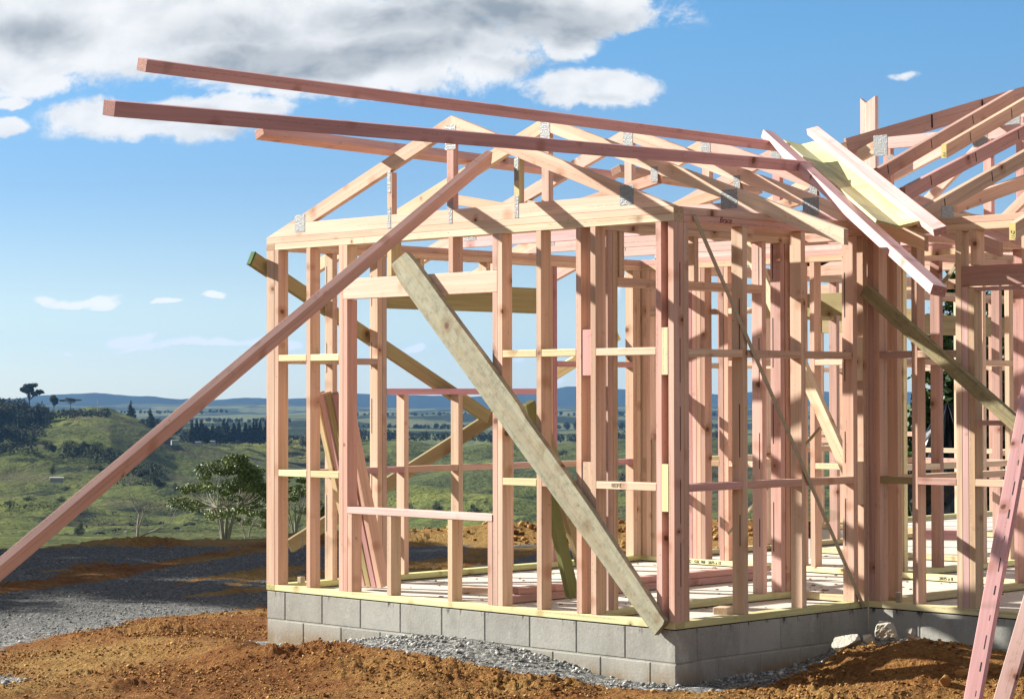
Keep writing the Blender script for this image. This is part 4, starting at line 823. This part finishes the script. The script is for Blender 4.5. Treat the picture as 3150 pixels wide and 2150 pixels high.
# bare tree
r4 = random.Random(3); bt = hz(425, 62); bt.z = CP[2]-(1672-1205)/F*62
def br(p, d, L, r, depth, out):
    P = [(p, r)]; q = Vector(p); d = Vector(d)
    for k in range(4): d = (d+Vector((r4.uniform(-.25, .25), r4.uniform(-.25, .25), r4.uniform(-.05, .2)))).normalized(); q = q+d*L/4; P.append((tuple(q), r*(1-.17*(k+1))))
    out.append(P)
    if depth:
        for k in range(2 if depth > 1 else 3): e = (d+Vector((r4.uniform(-.8, .8), r4.uniform(-.8, .8), r4.uniform(-.1, .5)))).normalized(); br(P[-1 if k else 2][0], e, L*.62, r*.42, depth-1, out)
ps = []; br((0, 0, -.1), (.0, 0, 1), 1.1, .06, 3, ps); br((.02, .02, .3), (.75, .75, .35), .9, .035, 2, ps)
V, Fc = tubes(ps, 5); o = mobj('bare_tree', [v+Vector((0, 0, 0)) for v in V], Fc, BARK, None, Matrix.Translation(bt), smooth=True); props(o, 'leafless pale twisted dead tree on the slope beyond the yard', 'dead tree')
# far trees : three shapes, copied
def far_tree(kind, label, px, r, hpx, wpx, seed, shape, base=None, group=None):
    loc = hz(px, r)
    if base is not None: loc.z = CP[2]-(base-1205)/F*r
    H = hpx/F*r; W = wpx/F*r; r5 = random.Random(seed); blobs = []; pr = [((0, 0, -H*.06), H*.028), ((0, 0, H*.45), H*.02), ((0, 0, H*.85), H*.006)]; paths = [pr]
    if shape == 'flat':
        for k in range(12): a = r5.uniform(0, 6.28); q_ = W*.42*math.sqrt(r5.random()); z = H*(.92-.22*r5.random()-.3*(q_/(W*.5))**2*.8); blobs.append((q_*math.cos(a), q_*math.sin(a), z, W*.16, W*.16, H*.07)); paths.append([((0, 0, H*.4), H*.014), ((q_*math.cos(a)*.6, q_*math.sin(a)*.6, z*.85), H*.009), ((q_*math.cos(a), q_*math.sin(a), z-.02*H), H*.004)])
    elif shape == 'cone':
        for k in range(14): z = H*(.12+.86*k/13); w = W*.5*(1-(k/13)**1.3)*.8+W*.05; a = r5.uniform(0, 6.28); blobs.append((w*.35*math.cos(a), w*.35*math.sin(a), z, w*.75, w*.75, H*.07))
    else:
        for k in range(14): a = r5.uniform(0, 6.28); q_ = W*.34*math.sqrt(r5.random()); z = H*(.22+.62*r5.random()*(1-.5*q_/(W*.5))); blobs.append((q_*math.cos(a), q_*math.sin(a), z, W*.2, W*.2, H*.15))
    return tree(kind, label, loc, paths, blobs, 1500, H*.085, MIDLEAF if shape == 'mid' else DARKLEAF, DBARK, seed, group=group, shell=.45)
far_tree('macrocarpa_tree', 'tall flat crowned dark tree standing highest on the left hilltop', 90, 1900, 95, 78, 21, 'flat', 1262)
far_tree('slim_tree', 'slim upright dark tree alone on the left hilltop', 166, 1900, 48, 26, 22, 'round', 1246)
far_tree('spreading_tree', 'low wide spreading dark tree on the hill, right of the slim one', 217, 1900, 36, 76, 23, 'flat', 1250)
far_tree('pointed_tree', 'tall pointed dark conifer rising above the wood behind the hill crest', 403, 2050, 72, 42, 24, 'cone', 1300)
far_tree('pointed_tree', 'greyer conifer a little right of the tall pointed one', 462, 1950, 60, 46, 25, 'cone', 1312)
src = []
for k, (sh, nm) in enumerate((('round', 'dark_tree'), ('cone', 'dark_conifer'), ('mid', 'grey_green_bush'))): pass
places = [('dark_tree', 'round', px, r, h, w, b) for (px, r, h, w, b) in [(20, 1800, 66, 70, 1292), (60, 1800, 50, 60, 1290), (112, 1850, 46, 40, 1272), (135, 1850, 34, 40, 1268), (10, 1600, 60, 80, 1345), (75, 1650, 60, 70, 1340), (40, 1600, 50, 90, 1365), (150, 1700, 30, 40, 1290), (0, 1550, 40, 90, 1390), (110, 1600, 36, 60, 1370),
  (215, 1350, 46, 62, 1384), (245, 1350, 40, 50, 1390), (300, 1330, 54, 60, 1396), (335, 1300, 44, 52, 1404), (262, 1400, 36, 40, 1376), (375, 1200, 44, 60, 1430), (405, 1180, 48, 62, 1444), (350, 1220, 38, 60, 1425), (440, 1150, 40, 56, 1462), (465, 1120, 36, 60, 1480), (490, 1120, 30, 50, 1490), (140, 1450, 34, 34, 1376), (160, 1440, 46, 34, 1386),
  (340, 2100, 34, 60, 1290), (370, 2100, 40, 50, 1300), (435, 2000, 44, 50, 1318), (500, 1950, 34, 60, 1330), (525, 1950, 30, 50, 1336)]]
for k in range(20): places.append(('dark_conifer', 'cone', 590+k*12.5+rr.uniform(-5, 5), 1850, rr.uniform(48, 74), rr.uniform(26, 40), 1350+rr.uniform(-3, 5)))
for (px, r, h, w, b) in [(930, 1900, 42, 34, 1372), (950, 1900, 36, 34, 1374), (1130, 1500, 30, 34, 1420), (985, 1850, 40, 40, 1370), (1260, 900, 50, 50, 1580), (1345, 900, 48, 46, 1575), (1460, 850, 52, 50, 1590), (1730, 1500, 30, 40, 1400), (1870, 1100, 40, 60, 1500), (1895, 1100, 40, 60, 1510), (2190, 1300, 30, 50, 1470), (540, 950, 34, 32, 1504), (565, 950, 32, 40, 1512), (245, 780, 58, 40, 1640), (162, 1000, 44, 22, 1453), (30, 1000, 24, 40, 1540), (90, 1000, 26, 46, 1530), (190, 1000, 26, 40, 1534), (200, 1150, 24, 40, 1500), (15, 1150, 22, 40, 1560), (290, 1050, 22, 60, 1436), (310, 1050, 24, 40, 1440), (585, 900, 20, 44, 1608)]: places.append(('grey_green_bush', 'mid', px, r, h, w, b))
protos = {}; cnt = {}
where = {'dark_tree': 'on the left hillside', 'dark_conifer': 'in the row along the crest', 'grey_green_bush': 'on the grazed valley slope'}
ordw = ['first', 'second', 'third', 'fourth', 'fifth', 'sixth', 'seventh', 'eighth', 'ninth', 'tenth', 'eleventh', 'twelfth', 'thirteenth', 'fourteenth', 'fifteenth', 'sixteenth', 'seventeenth', 'eighteenth', 'nineteenth', 'twentieth', 'twenty first', 'twenty second', 'twenty third', 'twenty fourth', 'twenty fifth', 'twenty sixth', 'twenty seventh', 'twenty eighth', 'twenty ninth', 'thirtieth']
kindword = {'dark_tree': 'rounded dark tree', 'dark_conifer': 'dark conifer', 'grey_green_bush': 'grey green bushy tree'}
places.sort(key=lambda p: p[2])
for (nm, sh, px, r, h, w, b) in places:
    k = cnt.get(nm, 0); cnt[nm] = k+1; lab = '%s %s, %s from the left' % (kindword[nm], where[nm], ordw[k])
    if k < 3:
        t = far_tree(nm, lab, px, r, h, w, 100+len(protos), sh, b, kindword[nm]+'s '+where[nm]); protos.setdefault(nm, []).append((t, h/F*r, w/F*r))
    else:
        t, H0, W0 = protos[nm][k % 3]; loc = hz(px, r); loc.z = CP[2]-(b-1205)/F*r; copytree(t, lab, loc, (w/F*r/W0, w/F*r/W0, h/F*r/H0), px*.37)
# distant woods as masses on the plain and the slopes
def woods(name, items, seed):
    r3 = np.random.default_rng(seed); blobs = []
    for (px0, px1, r, h, b, n) in items:
        for k in range(n):
            px = px0+(px1-px0)*(k+r3.random())/n; rad = r*(1+r3.uniform(-.03, .03)); loc = hz(px, rad)
            if b: loc.z = CP[2]-(b+r3.uniform(-2, 2)-1205)/F*rad
            H = h/F*r*r3.uniform(.6, 1.15); W = H*r3.uniform(.6, 1.1); blobs.append((loc.x, loc.y, loc.z+H*.4, W*.6, W*.6, H*.55))
    V, Fs, tn = leafcloud(blobs, len(blobs)*110, 1., r3, shell=.7); 
    # leaf size scaled with distance
    C = V.reshape(-1, 4, 3).mean(1); d = np.linalg.norm(C[:, :2]-CP[:2], axis=1); V = C[:, None]+(V.reshape(-1, 4, 3)-C[:, None])*(d/F*7)[:, None, None]
    o = mobj(name, V.reshape(-1, 3), Fs, DARKLEAF, tone=tn); props(o, kind='stuff'); return o
woods('distant_woods', [(820, 960, 2000, 30, 1362, 24), (1090, 1240, 2600, 20, 1336, 16), (1480, 2250, 2400, 30, 1352, 60), (880, 1500, 3600, 13, 1312, 50), (1700, 2300, 3400, 16, 1312, 40), (560, 900, 4200, 9, 1290, 30), (1000, 2250, 5500, 8, 1272, 70), (300, 700, 6000, 7, 1262, 30), (1100, 1350, 1500, 16, 0, 14), (200, 520, 1100, 12, 0, 26), (0, 300, 950, 9, 0, 26), (1130, 1500, 1200, 12, 0, 18), (1830, 2000, 1250, 34, 1480, 18), (1100, 1500, 2250, 22, 1346, 30), (320, 540, 2150, 40, 1322, 40), (-60, 130, 1780, 60, 1300, 50), (-60, 150, 1640, 48, 1350, 45), (-60, 70, 1850, 44, 1262, 22), (100, 340, 1850, 26, 1276, 30), (-40, 120, 1560, 34, 1385, 30), (190, 300, 1340, 34, 1392, 16), (290, 380, 1280, 36, 1408, 16), (350, 500, 1170, 32, 1450, 26), (280, 480, 1050, 18, 1480, 30), (0, 180, 980, 14, 1545, 30), (-60, 150, 1700, 40, 1330, 26), (560, 840, 1900, 40, 1352, 36)], 77)
# conifers close behind the house on the right
def conifer(label, px, depth, base, H, W, seed, n=9000):
    q = along(px, 1205, depth); loc = Vector((q[0], q[1], base)); r5 = random.Random(seed); blobs = []; paths = [[((0, 0, 0), .16), ((0, 0, H*.6), .1), ((0, 0, H*.97), .02)]]
    for k in range(60):
        f = k/59; z = H*(.06+.9*f); w = W*.5*(1-f**1.6)*r5.uniform(.55, 1.05); a = r5.uniform(0, 6.28); blobs.append((w*.7*math.cos(a), w*.7*math.sin(a), z, w*.42+.1, w*.42+.1, .22)); paths.append([((0, 0, z-.15), .03), ((w*.8*math.cos(a), w*.8*math.sin(a), z), .012)])
    return tree('conifer_tree', label, loc, paths, blobs, n, .16, NEEDLE, DBARK, seed, group='conifers behind the house', shell=.35)
conifer('bushy conifer behind the house, seen through the right hand studs', 2960, 38, -1.0, 5.0, 3.2, 41, 12000)
conifer('conifer farther right behind the house, showing beside the window studs', 3090, 40, -1.0, 4.6, 3.0, 43, 9000)
conifer('small dark conifer filling the gap below the far window header', 3030, 44, -1.2, 4.4, 2.6, 45, 8000)
# shelter trees on the sun side of the yard
for k in range(11):
    y = -10.2+k*1.38; x = -20.9+.5*math.sin(k*2.1); H = 7.6+1.1*math.sin(k*1.7); blobs = []; r5 = random.Random(60+k)
    for j in range(34): f = r5.random(); a = r5.uniform(0, 6.28); w = 1.15*(1-.35*f)*math.sqrt(r5.random()); blobs.append((w*math.cos(a), w*math.sin(a), H*(.1+.86*f), .75, .75, .7))
    if k < 2: t = tree('shelter_tree', '', (x, y, -1.2), [[((0, 0, 0), .2), ((0, 0, H*.8), .06)]], blobs, 14000, .2, DARKLEAF, DBARK, 60+k, group='shelter belt trees left of the yard', shell=.3); SH = [t] if k == 0 else SH+[t]
    else: t = copytree(SH[k % 2], '', (x, y, -1.2), (1, 1, H/7.6), k*1.1)
    t['label'] = 'dense shelter belt tree left of the yard, %s from the near end' % ordw[k]
# wrapped heap behind
def tarp():
    q = along(2915, 1480, 36); n = 34; V = []; Fc = []
    for i in range(n+1):
        for j in range(13):
            a = 6.2832*i/n; f = j/12; rad = .55*(1-f**3)*(1+.16*math.sin(5*a+3*f)+.1*math.sin(11*a-7*f)); V.append((q[0]+rad*math.cos(a), q[1]+rad*math.sin(a), -.9+2.1*f+.05*math.sin(9*a)))
    for i in range(n):
        for j in range(12): s = i*13+j; Fc.append((s, s+13, s+14, s+1))
    o = mobj('wrapped_heap', V, Fc, BLACKPL, None); props(o, 'tall heap wrapped in creased shiny black plastic behind the house', 'wrapped heap')
tarp()
# grazing animals
def beast(name, label, px, py, r, mat, L, H, rz, cat):
    q = along(px, py, r); import bmesh; bm = bmesh.new()
    def ell(c, s, seg=8):
        m_ = Matrix.Translation(c) @ Matrix.Diagonal((*s, 1)); bmesh.ops.create_uvsphere(bm, u_segments=seg, v_segments=6, radius=1, matrix=m_)
    ell((0, 0, H*.66), (L*.42, H*.2, H*.25)); ell((-L*.3, 0, H*.68), (L*.18, H*.18, H*.23)); ell((L*.42, 0, H*.56), (L*.16, H*.09, H*.13)); ell((L*.56, 0, H*.36), (L*.12, H*.08, H*.10))
    for sx, sy in ((-.33, .1), (-.33, -.1), (.28, .1), (.28, -.1)): bmesh.ops.create_cone(bm, segments=6, radius1=H*.045, radius2=H*.08, depth=H*.55, matrix=Matrix.Translation((L*sx, H*sy, H*.27)))
    bmesh.ops.create_cone(bm, segments=5, radius1=H*.02, radius2=H*.03, depth=H*.4, matrix=Matrix.Translation((-L*.47, 0, H*.6)))
    me = bpy.data.meshes.new(name); bm.to_mesh(me); bm.free(); me.materials.append(mat); o = bpy.data.objects.new(name, me); COL.objects.link(o)
    o.location = q; o.rotation_euler = (0, 0, rz); o['z'] = 0; del o['z']; props(o, label, cat, 'cattle and sheep grazing in the valley'); return o
def drop(o, px, r): o.location = hz(px, r)
cat_pts = [(206, 545, 'c'), (235, 545, 'c'), (252, 546, 'c'), (300, 545, 'c'), (313, 552, 'c'), (352, 542, 'c'), (366, 525, 'c'), (385, 508, 'c'), (405, 510, 'c'), (346, 500, 'c'), (450, 516, 'c'), (497, 513, 'c'), (570, 525, 'c'), (545, 537, 'c'), (305, 475, 'c'), (50, 400, 'c'), (130, 460, 'c')]
for k, (px, yy, _) in enumerate(cat_pts):
    r = np.interp(yy, [400, 475, 500, 525, 552], [1150, 1010, 960, 880, 800]); o = beast('cow', 'dark cow grazing in the valley, %s of the cattle from the left' % ordw[sorted(p[0] for p in cat_pts).index(px)], px, 1600, r, CATTLE, 2.1, 1.4, YAW*-1+random.uniform(-.6, .6)+(math.pi if k % 2 else 0), 'cow'); drop(o, px, r)
sh_pts = [(288, 553), (357, 537), (363, 554), (388, 546), (410, 541), (383, 525), (560, 548)]
for k, (px, yy) in enumerate(sh_pts):
    r = np.interp(yy, [525, 556], [860, 790]); o = beast('sheep', 'pale woolly sheep grazing below the cattle, %s of the sheep from the left' % ordw[sorted(p[0] for p in sh_pts).index(px)], px, 1600, r, WOOL, 1.5, 1.15, -YAW+random.uniform(-.5, .5)+(math.pi if k % 2 else 0), 'sheep'); drop(o, px, r)
# farm sheds and power pole
def shed(label, px, r, base, L, W, H, rz, wall, roof):
    q = along(px, base, r); t = thing('farm_shed', label, 'shed', tuple(q), 'farm buildings in the valley'); M = Matrix.Translation(Vector(q)) @ Matrix.Rotation(rz, 4, 'Z'); a, b_ = L/2, W/2
    V = [(x, y, z) for z in (-2, H) for x, y in ((-a, -b_), (a, -b_), (a, b_), (-a, b_))]+[(-a, 0, H*1.35), (a, 0, H*1.35)]
    mobj('shed_walls', V, [(0, 1, 5, 4), (1, 2, 6, 9, 5), (2, 3, 7, 6), (3, 0, 4, 8, 7)], wall, t, M); e = .4
    V2 = [(-a-e, -b_-e, H-.1), (a+e, -b_-e, H-.1), (a+e, 0, H*1.36), (-a-e, 0, H*1.36), (a+e, b_+e, H-.1), (-a-e, b_+e, H-.1)]; mobj('shed_roof', V2, [(0, 1, 2, 3), (3, 2, 4, 5)], roof, t, M)
shed('long low glasshouse like shed on the green slope at the left', 175, 1050, 1471, 6, 2.5, .45, -YAW, IRON, WHITEPL)
shed('pale farm house beside the track below the conifer row', 537, 1300, 1358, 4, 2.5, .8, -YAW+.4, IRON, IRON)
shed('small grey shed among the rubbish below the conifer row', 610, 1300, 1362, 3, 2, .6, -YAW, IRON, IRON)
shed('small pale shed right of the grey one below the conifer row', 655, 1300, 1360, 2.5, 2, .7, -YAW-.3, IRON, IRON)
shed('tiny white farm building on the far plain, behind the gable wall', 1125, 2000, 1361, 6, 4, 1.5, -YAW, WALLP, WALLP)
for (px, r, b_, H, lab) in ((300, 1750, 1258, 7.5, 'thin power pole with crossarm on the skyline of the left hill'),):
    q = along(px, b_, r); t = thing('power_pole', lab, 'power pole', tuple(q)); bx('pole', t, q[0]-.2, q[0]+.2, q[1]-.2, q[1]+.2, q[2]-2, q[2]+H, (.25, .22, .2)); bx('crossarm', t, q[0]-1.2, q[0]+1.2, q[1]-.1, q[1]+.1, q[2]+H*.85, q[2]+H*.85+.25, (.25, .22, .2))

# ------------------------------------------------------------------ light, sky and air
SUNV = Vector((-1, -.42, .53)).normalized()
L = bpy.data.lights.new('sun', 'SUN'); L.energy = 5.0; L.angle = R(.55); L.color = (1, .94, .84); lo = bpy.data.objects.new('sun', L); COL.objects.link(lo); lo.rotation_euler = SUNV.to_track_quat('Z', 'Y').to_euler()
w = bpy.data.worlds.new('World'); sc.world = w; w.use_nodes = True; t = NT(w.node_tree); bg = t.n['Background']
sky = t.new('ShaderNodeTexSky', sky_type='NISHITA'); sky.sun_disc = False; sky.sun_elevation = math.asin(SUNV.z); sky.sun_rotation = math.atan2(SUNV.x, SUNV.y); sky.air_density = 1.0; sky.dust_density = .25; sky.ozone_density = 1.6; sky.altitude = 150
tc = t.new('ShaderNodeTexCoord'); D = tc.outputs['Generated']
fwd = (math.sin(YAW), math.cos(YAW), 0.); rgt = (math.cos(YAW), -math.sin(YAW), 0.)   # compass bearings of the clouds
df = t.vmath('DOT_PRODUCT', D, fwd); dr = t.vmath('DOT_PRODUCT', D, rgt); sx = t.new('ShaderNodeSeparateXYZ'); t.put(sx.inputs[0], D); dz = sx.outputs[2]
dfs = t.math('MAXIMUM', df, .05); u = t.math('DIVIDE', dr, dfs); v = t.math('DIVIDE', dz, dfs)
cb = t.new('ShaderNodeCombineXYZ'); t.put(cb.inputs[0], u); t.put(cb.inputs[1], v); UV = cb.outputs[0]
wr = t.noise(UV, 14., 5, .55, 0, 1); UVw = t.vmath('ADD', UV, t.vmath('SCALE', t.vmath('SUBTRACT', wr, (.5, .5, .5)), None, .03))
def ell(px, py, rx, ry, amp=1., rot=0, src=None):
    m = t.new('ShaderNodeMapping', vector_type='TEXTURE'); t.put(m.inputs[0], src or UVw); m.inputs['Location'].default_value = ((px-1575)/F, (1205-py)/F, 0); m.inputs['Rotation'].default_value = (0, 0, R(rot)); m.inputs['Scale'].default_value = (rx/F, ry/F, 1)
    d = t.vmath('LENGTH', m.outputs[0]); return t.math('MULTIPLY', t.sstep(d, 0., 1.25, 1., 0.), amp)
def mx(L_):
    a = L_[0]
    for b in L_[1:]: a = t.math('MAXIMUM', a, b)
    return a
body = mx([ell(300, 50, 900, 240, 1.25), ell(1000, 120, 900, 210, 1.3), ell(1680, 20, 560, 120, 1.2), ell(1250, 220, 460, 105, 1.), ell(1820, 262, 280, 84, 1.15), ell(1740, 120, 170, 90, .9), ell(490, 365, 430, 105, 1.2), ell(720, 330, 220, 80, 1.), ell(100, 200, 260, 110, 1.), ell(20, 370, 100, 40, .75), ell(40, 295, 80, 30, .72), ell(0, 60, 400, 160, 1.2),
   ell(230, 893, 180, 22, 0.82), ell(300, 905, 100, 22, 0.72), ell(120, 885, 60, 22, 0.72), ell(520, 917, 70, 13, 0.62), ell(660, 910, 60, 14, 0.72), ell(640, 1052, 330, 20, .72, 2), ell(430, 1030, 120, 30, .6), ell(840, 1050, 120, 30, .66), ell(1290, 1062, 50, 18, .8), ell(1700, 1180, 60, 26, .55), ell(215, 1048, 30, 10, .5), ell(2790, 240, 75, 20, .62, 12), ell(1590, 1090, 50, 30, .5), ell(1880, 865, 60, 60, .7)])
wl = t.vmath('ADD', UV, t.vmath('SCALE', t.vmath('SUBTRACT', t.noise(UV, 7., 3, .5, 0, 1), (.5, .5, .5)), None, .05))
nz = t.noise(t.mapping(wl, (1, 1.5, 1)), 11., 7, .62, .0); nf = t.noise(t.mapping(wl, (1, 1.3, 1), (3, 1, 2)), 52., 5, .68, .0)
dens = t.math('ADD', body, t.math('ADD', t.math('MULTIPLY', t.math('SUBTRACT', nz, .5), 1.7), t.math('MULTIPLY', t.math('SUBTRACT', nf, .5), 1.25)))
alpha = t.math('MULTIPLY', t.sstep(dens, .20, .60), t.sstep(body, .12, .34))
grey = mx([ell(120, 80, 330, 100, 1.05), ell(1050, 165, 760, 95, 1.25, 3), ell(1500, 60, 700, 110, 1.2), ell(700, 90, 420, 110, .6), ell(560, 350, 300, 50, .7), ell(1600, 200, 400, 55, .7), ell(760, 410, 220, 34, .6), ell(1850, 290, 160, 26, .6), ell(420, 230, 380, 40, .45), ell(340, 430, 300, 26, .5), ell(1150, 285, 400, 26, .5)])
gmask = t.sstep(t.math('ADD', grey, t.math('MULTIPLY', t.math('SUBTRACT', t.noise(t.mapping(wl, (1, 1.7, 1)), 10., 5, .55), .5), 1.25)), .15, 1.1)
up_ = t.math('SUBTRACT', t.noise(t.mapping(wl, (1, 1.5, 1), (.004, -.012, 0)), 16., 5, .6), t.noise(t.mapping(wl, (1, 1.5, 1)), 16., 5, .6)); relief = t.sstep(up_, -.10, .16, 0., 1.)
ccol = t.mix(gmask, t.mix(t.math('MULTIPLY', relief, .55), (6.9, 6.95, 7.0), (4.6, 4.9, 5.2)), t.mix(relief, (4.0, 4.25, 4.45), (2.3, 2.65, 3.0)))
ccol = t.mix(t.sstep(dz, .03, .10, .9, 0.), ccol, (8.0, 8.0, 8.0))
tint = t.ramp(t.math('MULTIPLY', dz, 4.), [(0., (.71, .82, .95)), (.2, (.60, .69, .88)), (.36, (.50, .66, .92)), (.64, (.45, .74, 1.))]); skb = t.mix(1., sky.outputs[0], tint, 'MULTIPLY'); lowg = t.sstep(dz, .0, .11, 1.33, 1.); skb = t.vmath('SCALE', skb, None, lowg)
skyc = t.mix(t.math('MULTIPLY', alpha, t.sstep(df, .2, .5)), skb, ccol)
away = t.math('MULTIPLY', t.sstep(df, .75, .45), t.sstep(dz, .0, .12)); overhead = t.sstep(dz, .35, .6); fill_veil = t.math('MULTIPLY', t.math('MAXIMUM', away, overhead), t.sstep(t.noise(D, 3., 3, .6), .36, .56, .25, 1.))  # whitish veil added to the unseen sky to neutralise the blue shade light
skyc = t.mix(fill_veil, skyc, (2.9, 2.75, 2.5))
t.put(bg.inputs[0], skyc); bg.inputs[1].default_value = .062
# air
hs = 14400; V = [(CP[0]+x*hs, CP[1]+y*hs, z) for z in (-1250., 420.) for x, y in ((-1, -1), (1, -1), (1, 1), (-1, 1))]
hm = bpy.data.materials.new('air'); hm.use_nodes = True; hn = hm.node_tree; hn.nodes.remove(hn.nodes['Principled BSDF']); pv = hn.nodes.new('ShaderNodeVolumePrincipled'); pv.inputs['Color'].default_value = (.24, .52, 1, 1); pv.inputs['Density'].default_value = 3.5e-5; hn.links.new(pv.outputs[0], hn.nodes['Material Output'].inputs['Volume'])
HAZE = True
if HAZE: ho = mobj('haze', V, [(3, 2, 1, 0), (4, 5, 6, 7), (0, 1, 5, 4), (1, 2, 6, 5), (2, 3, 7, 6), (3, 0, 4, 7)], hm); props(ho, kind='stuff')
sc.cycles.max_bounces = 6; sc.cycles.diffuse_bounces = 3; sc.cycles.volume_bounces = 0; sc.cycles.use_adaptive_sampling = True
vs = sc.view_settings; vs.view_transform = 'Standard'; vs.look = 'None'; vs.exposure = 1.2; vs.gamma = 1
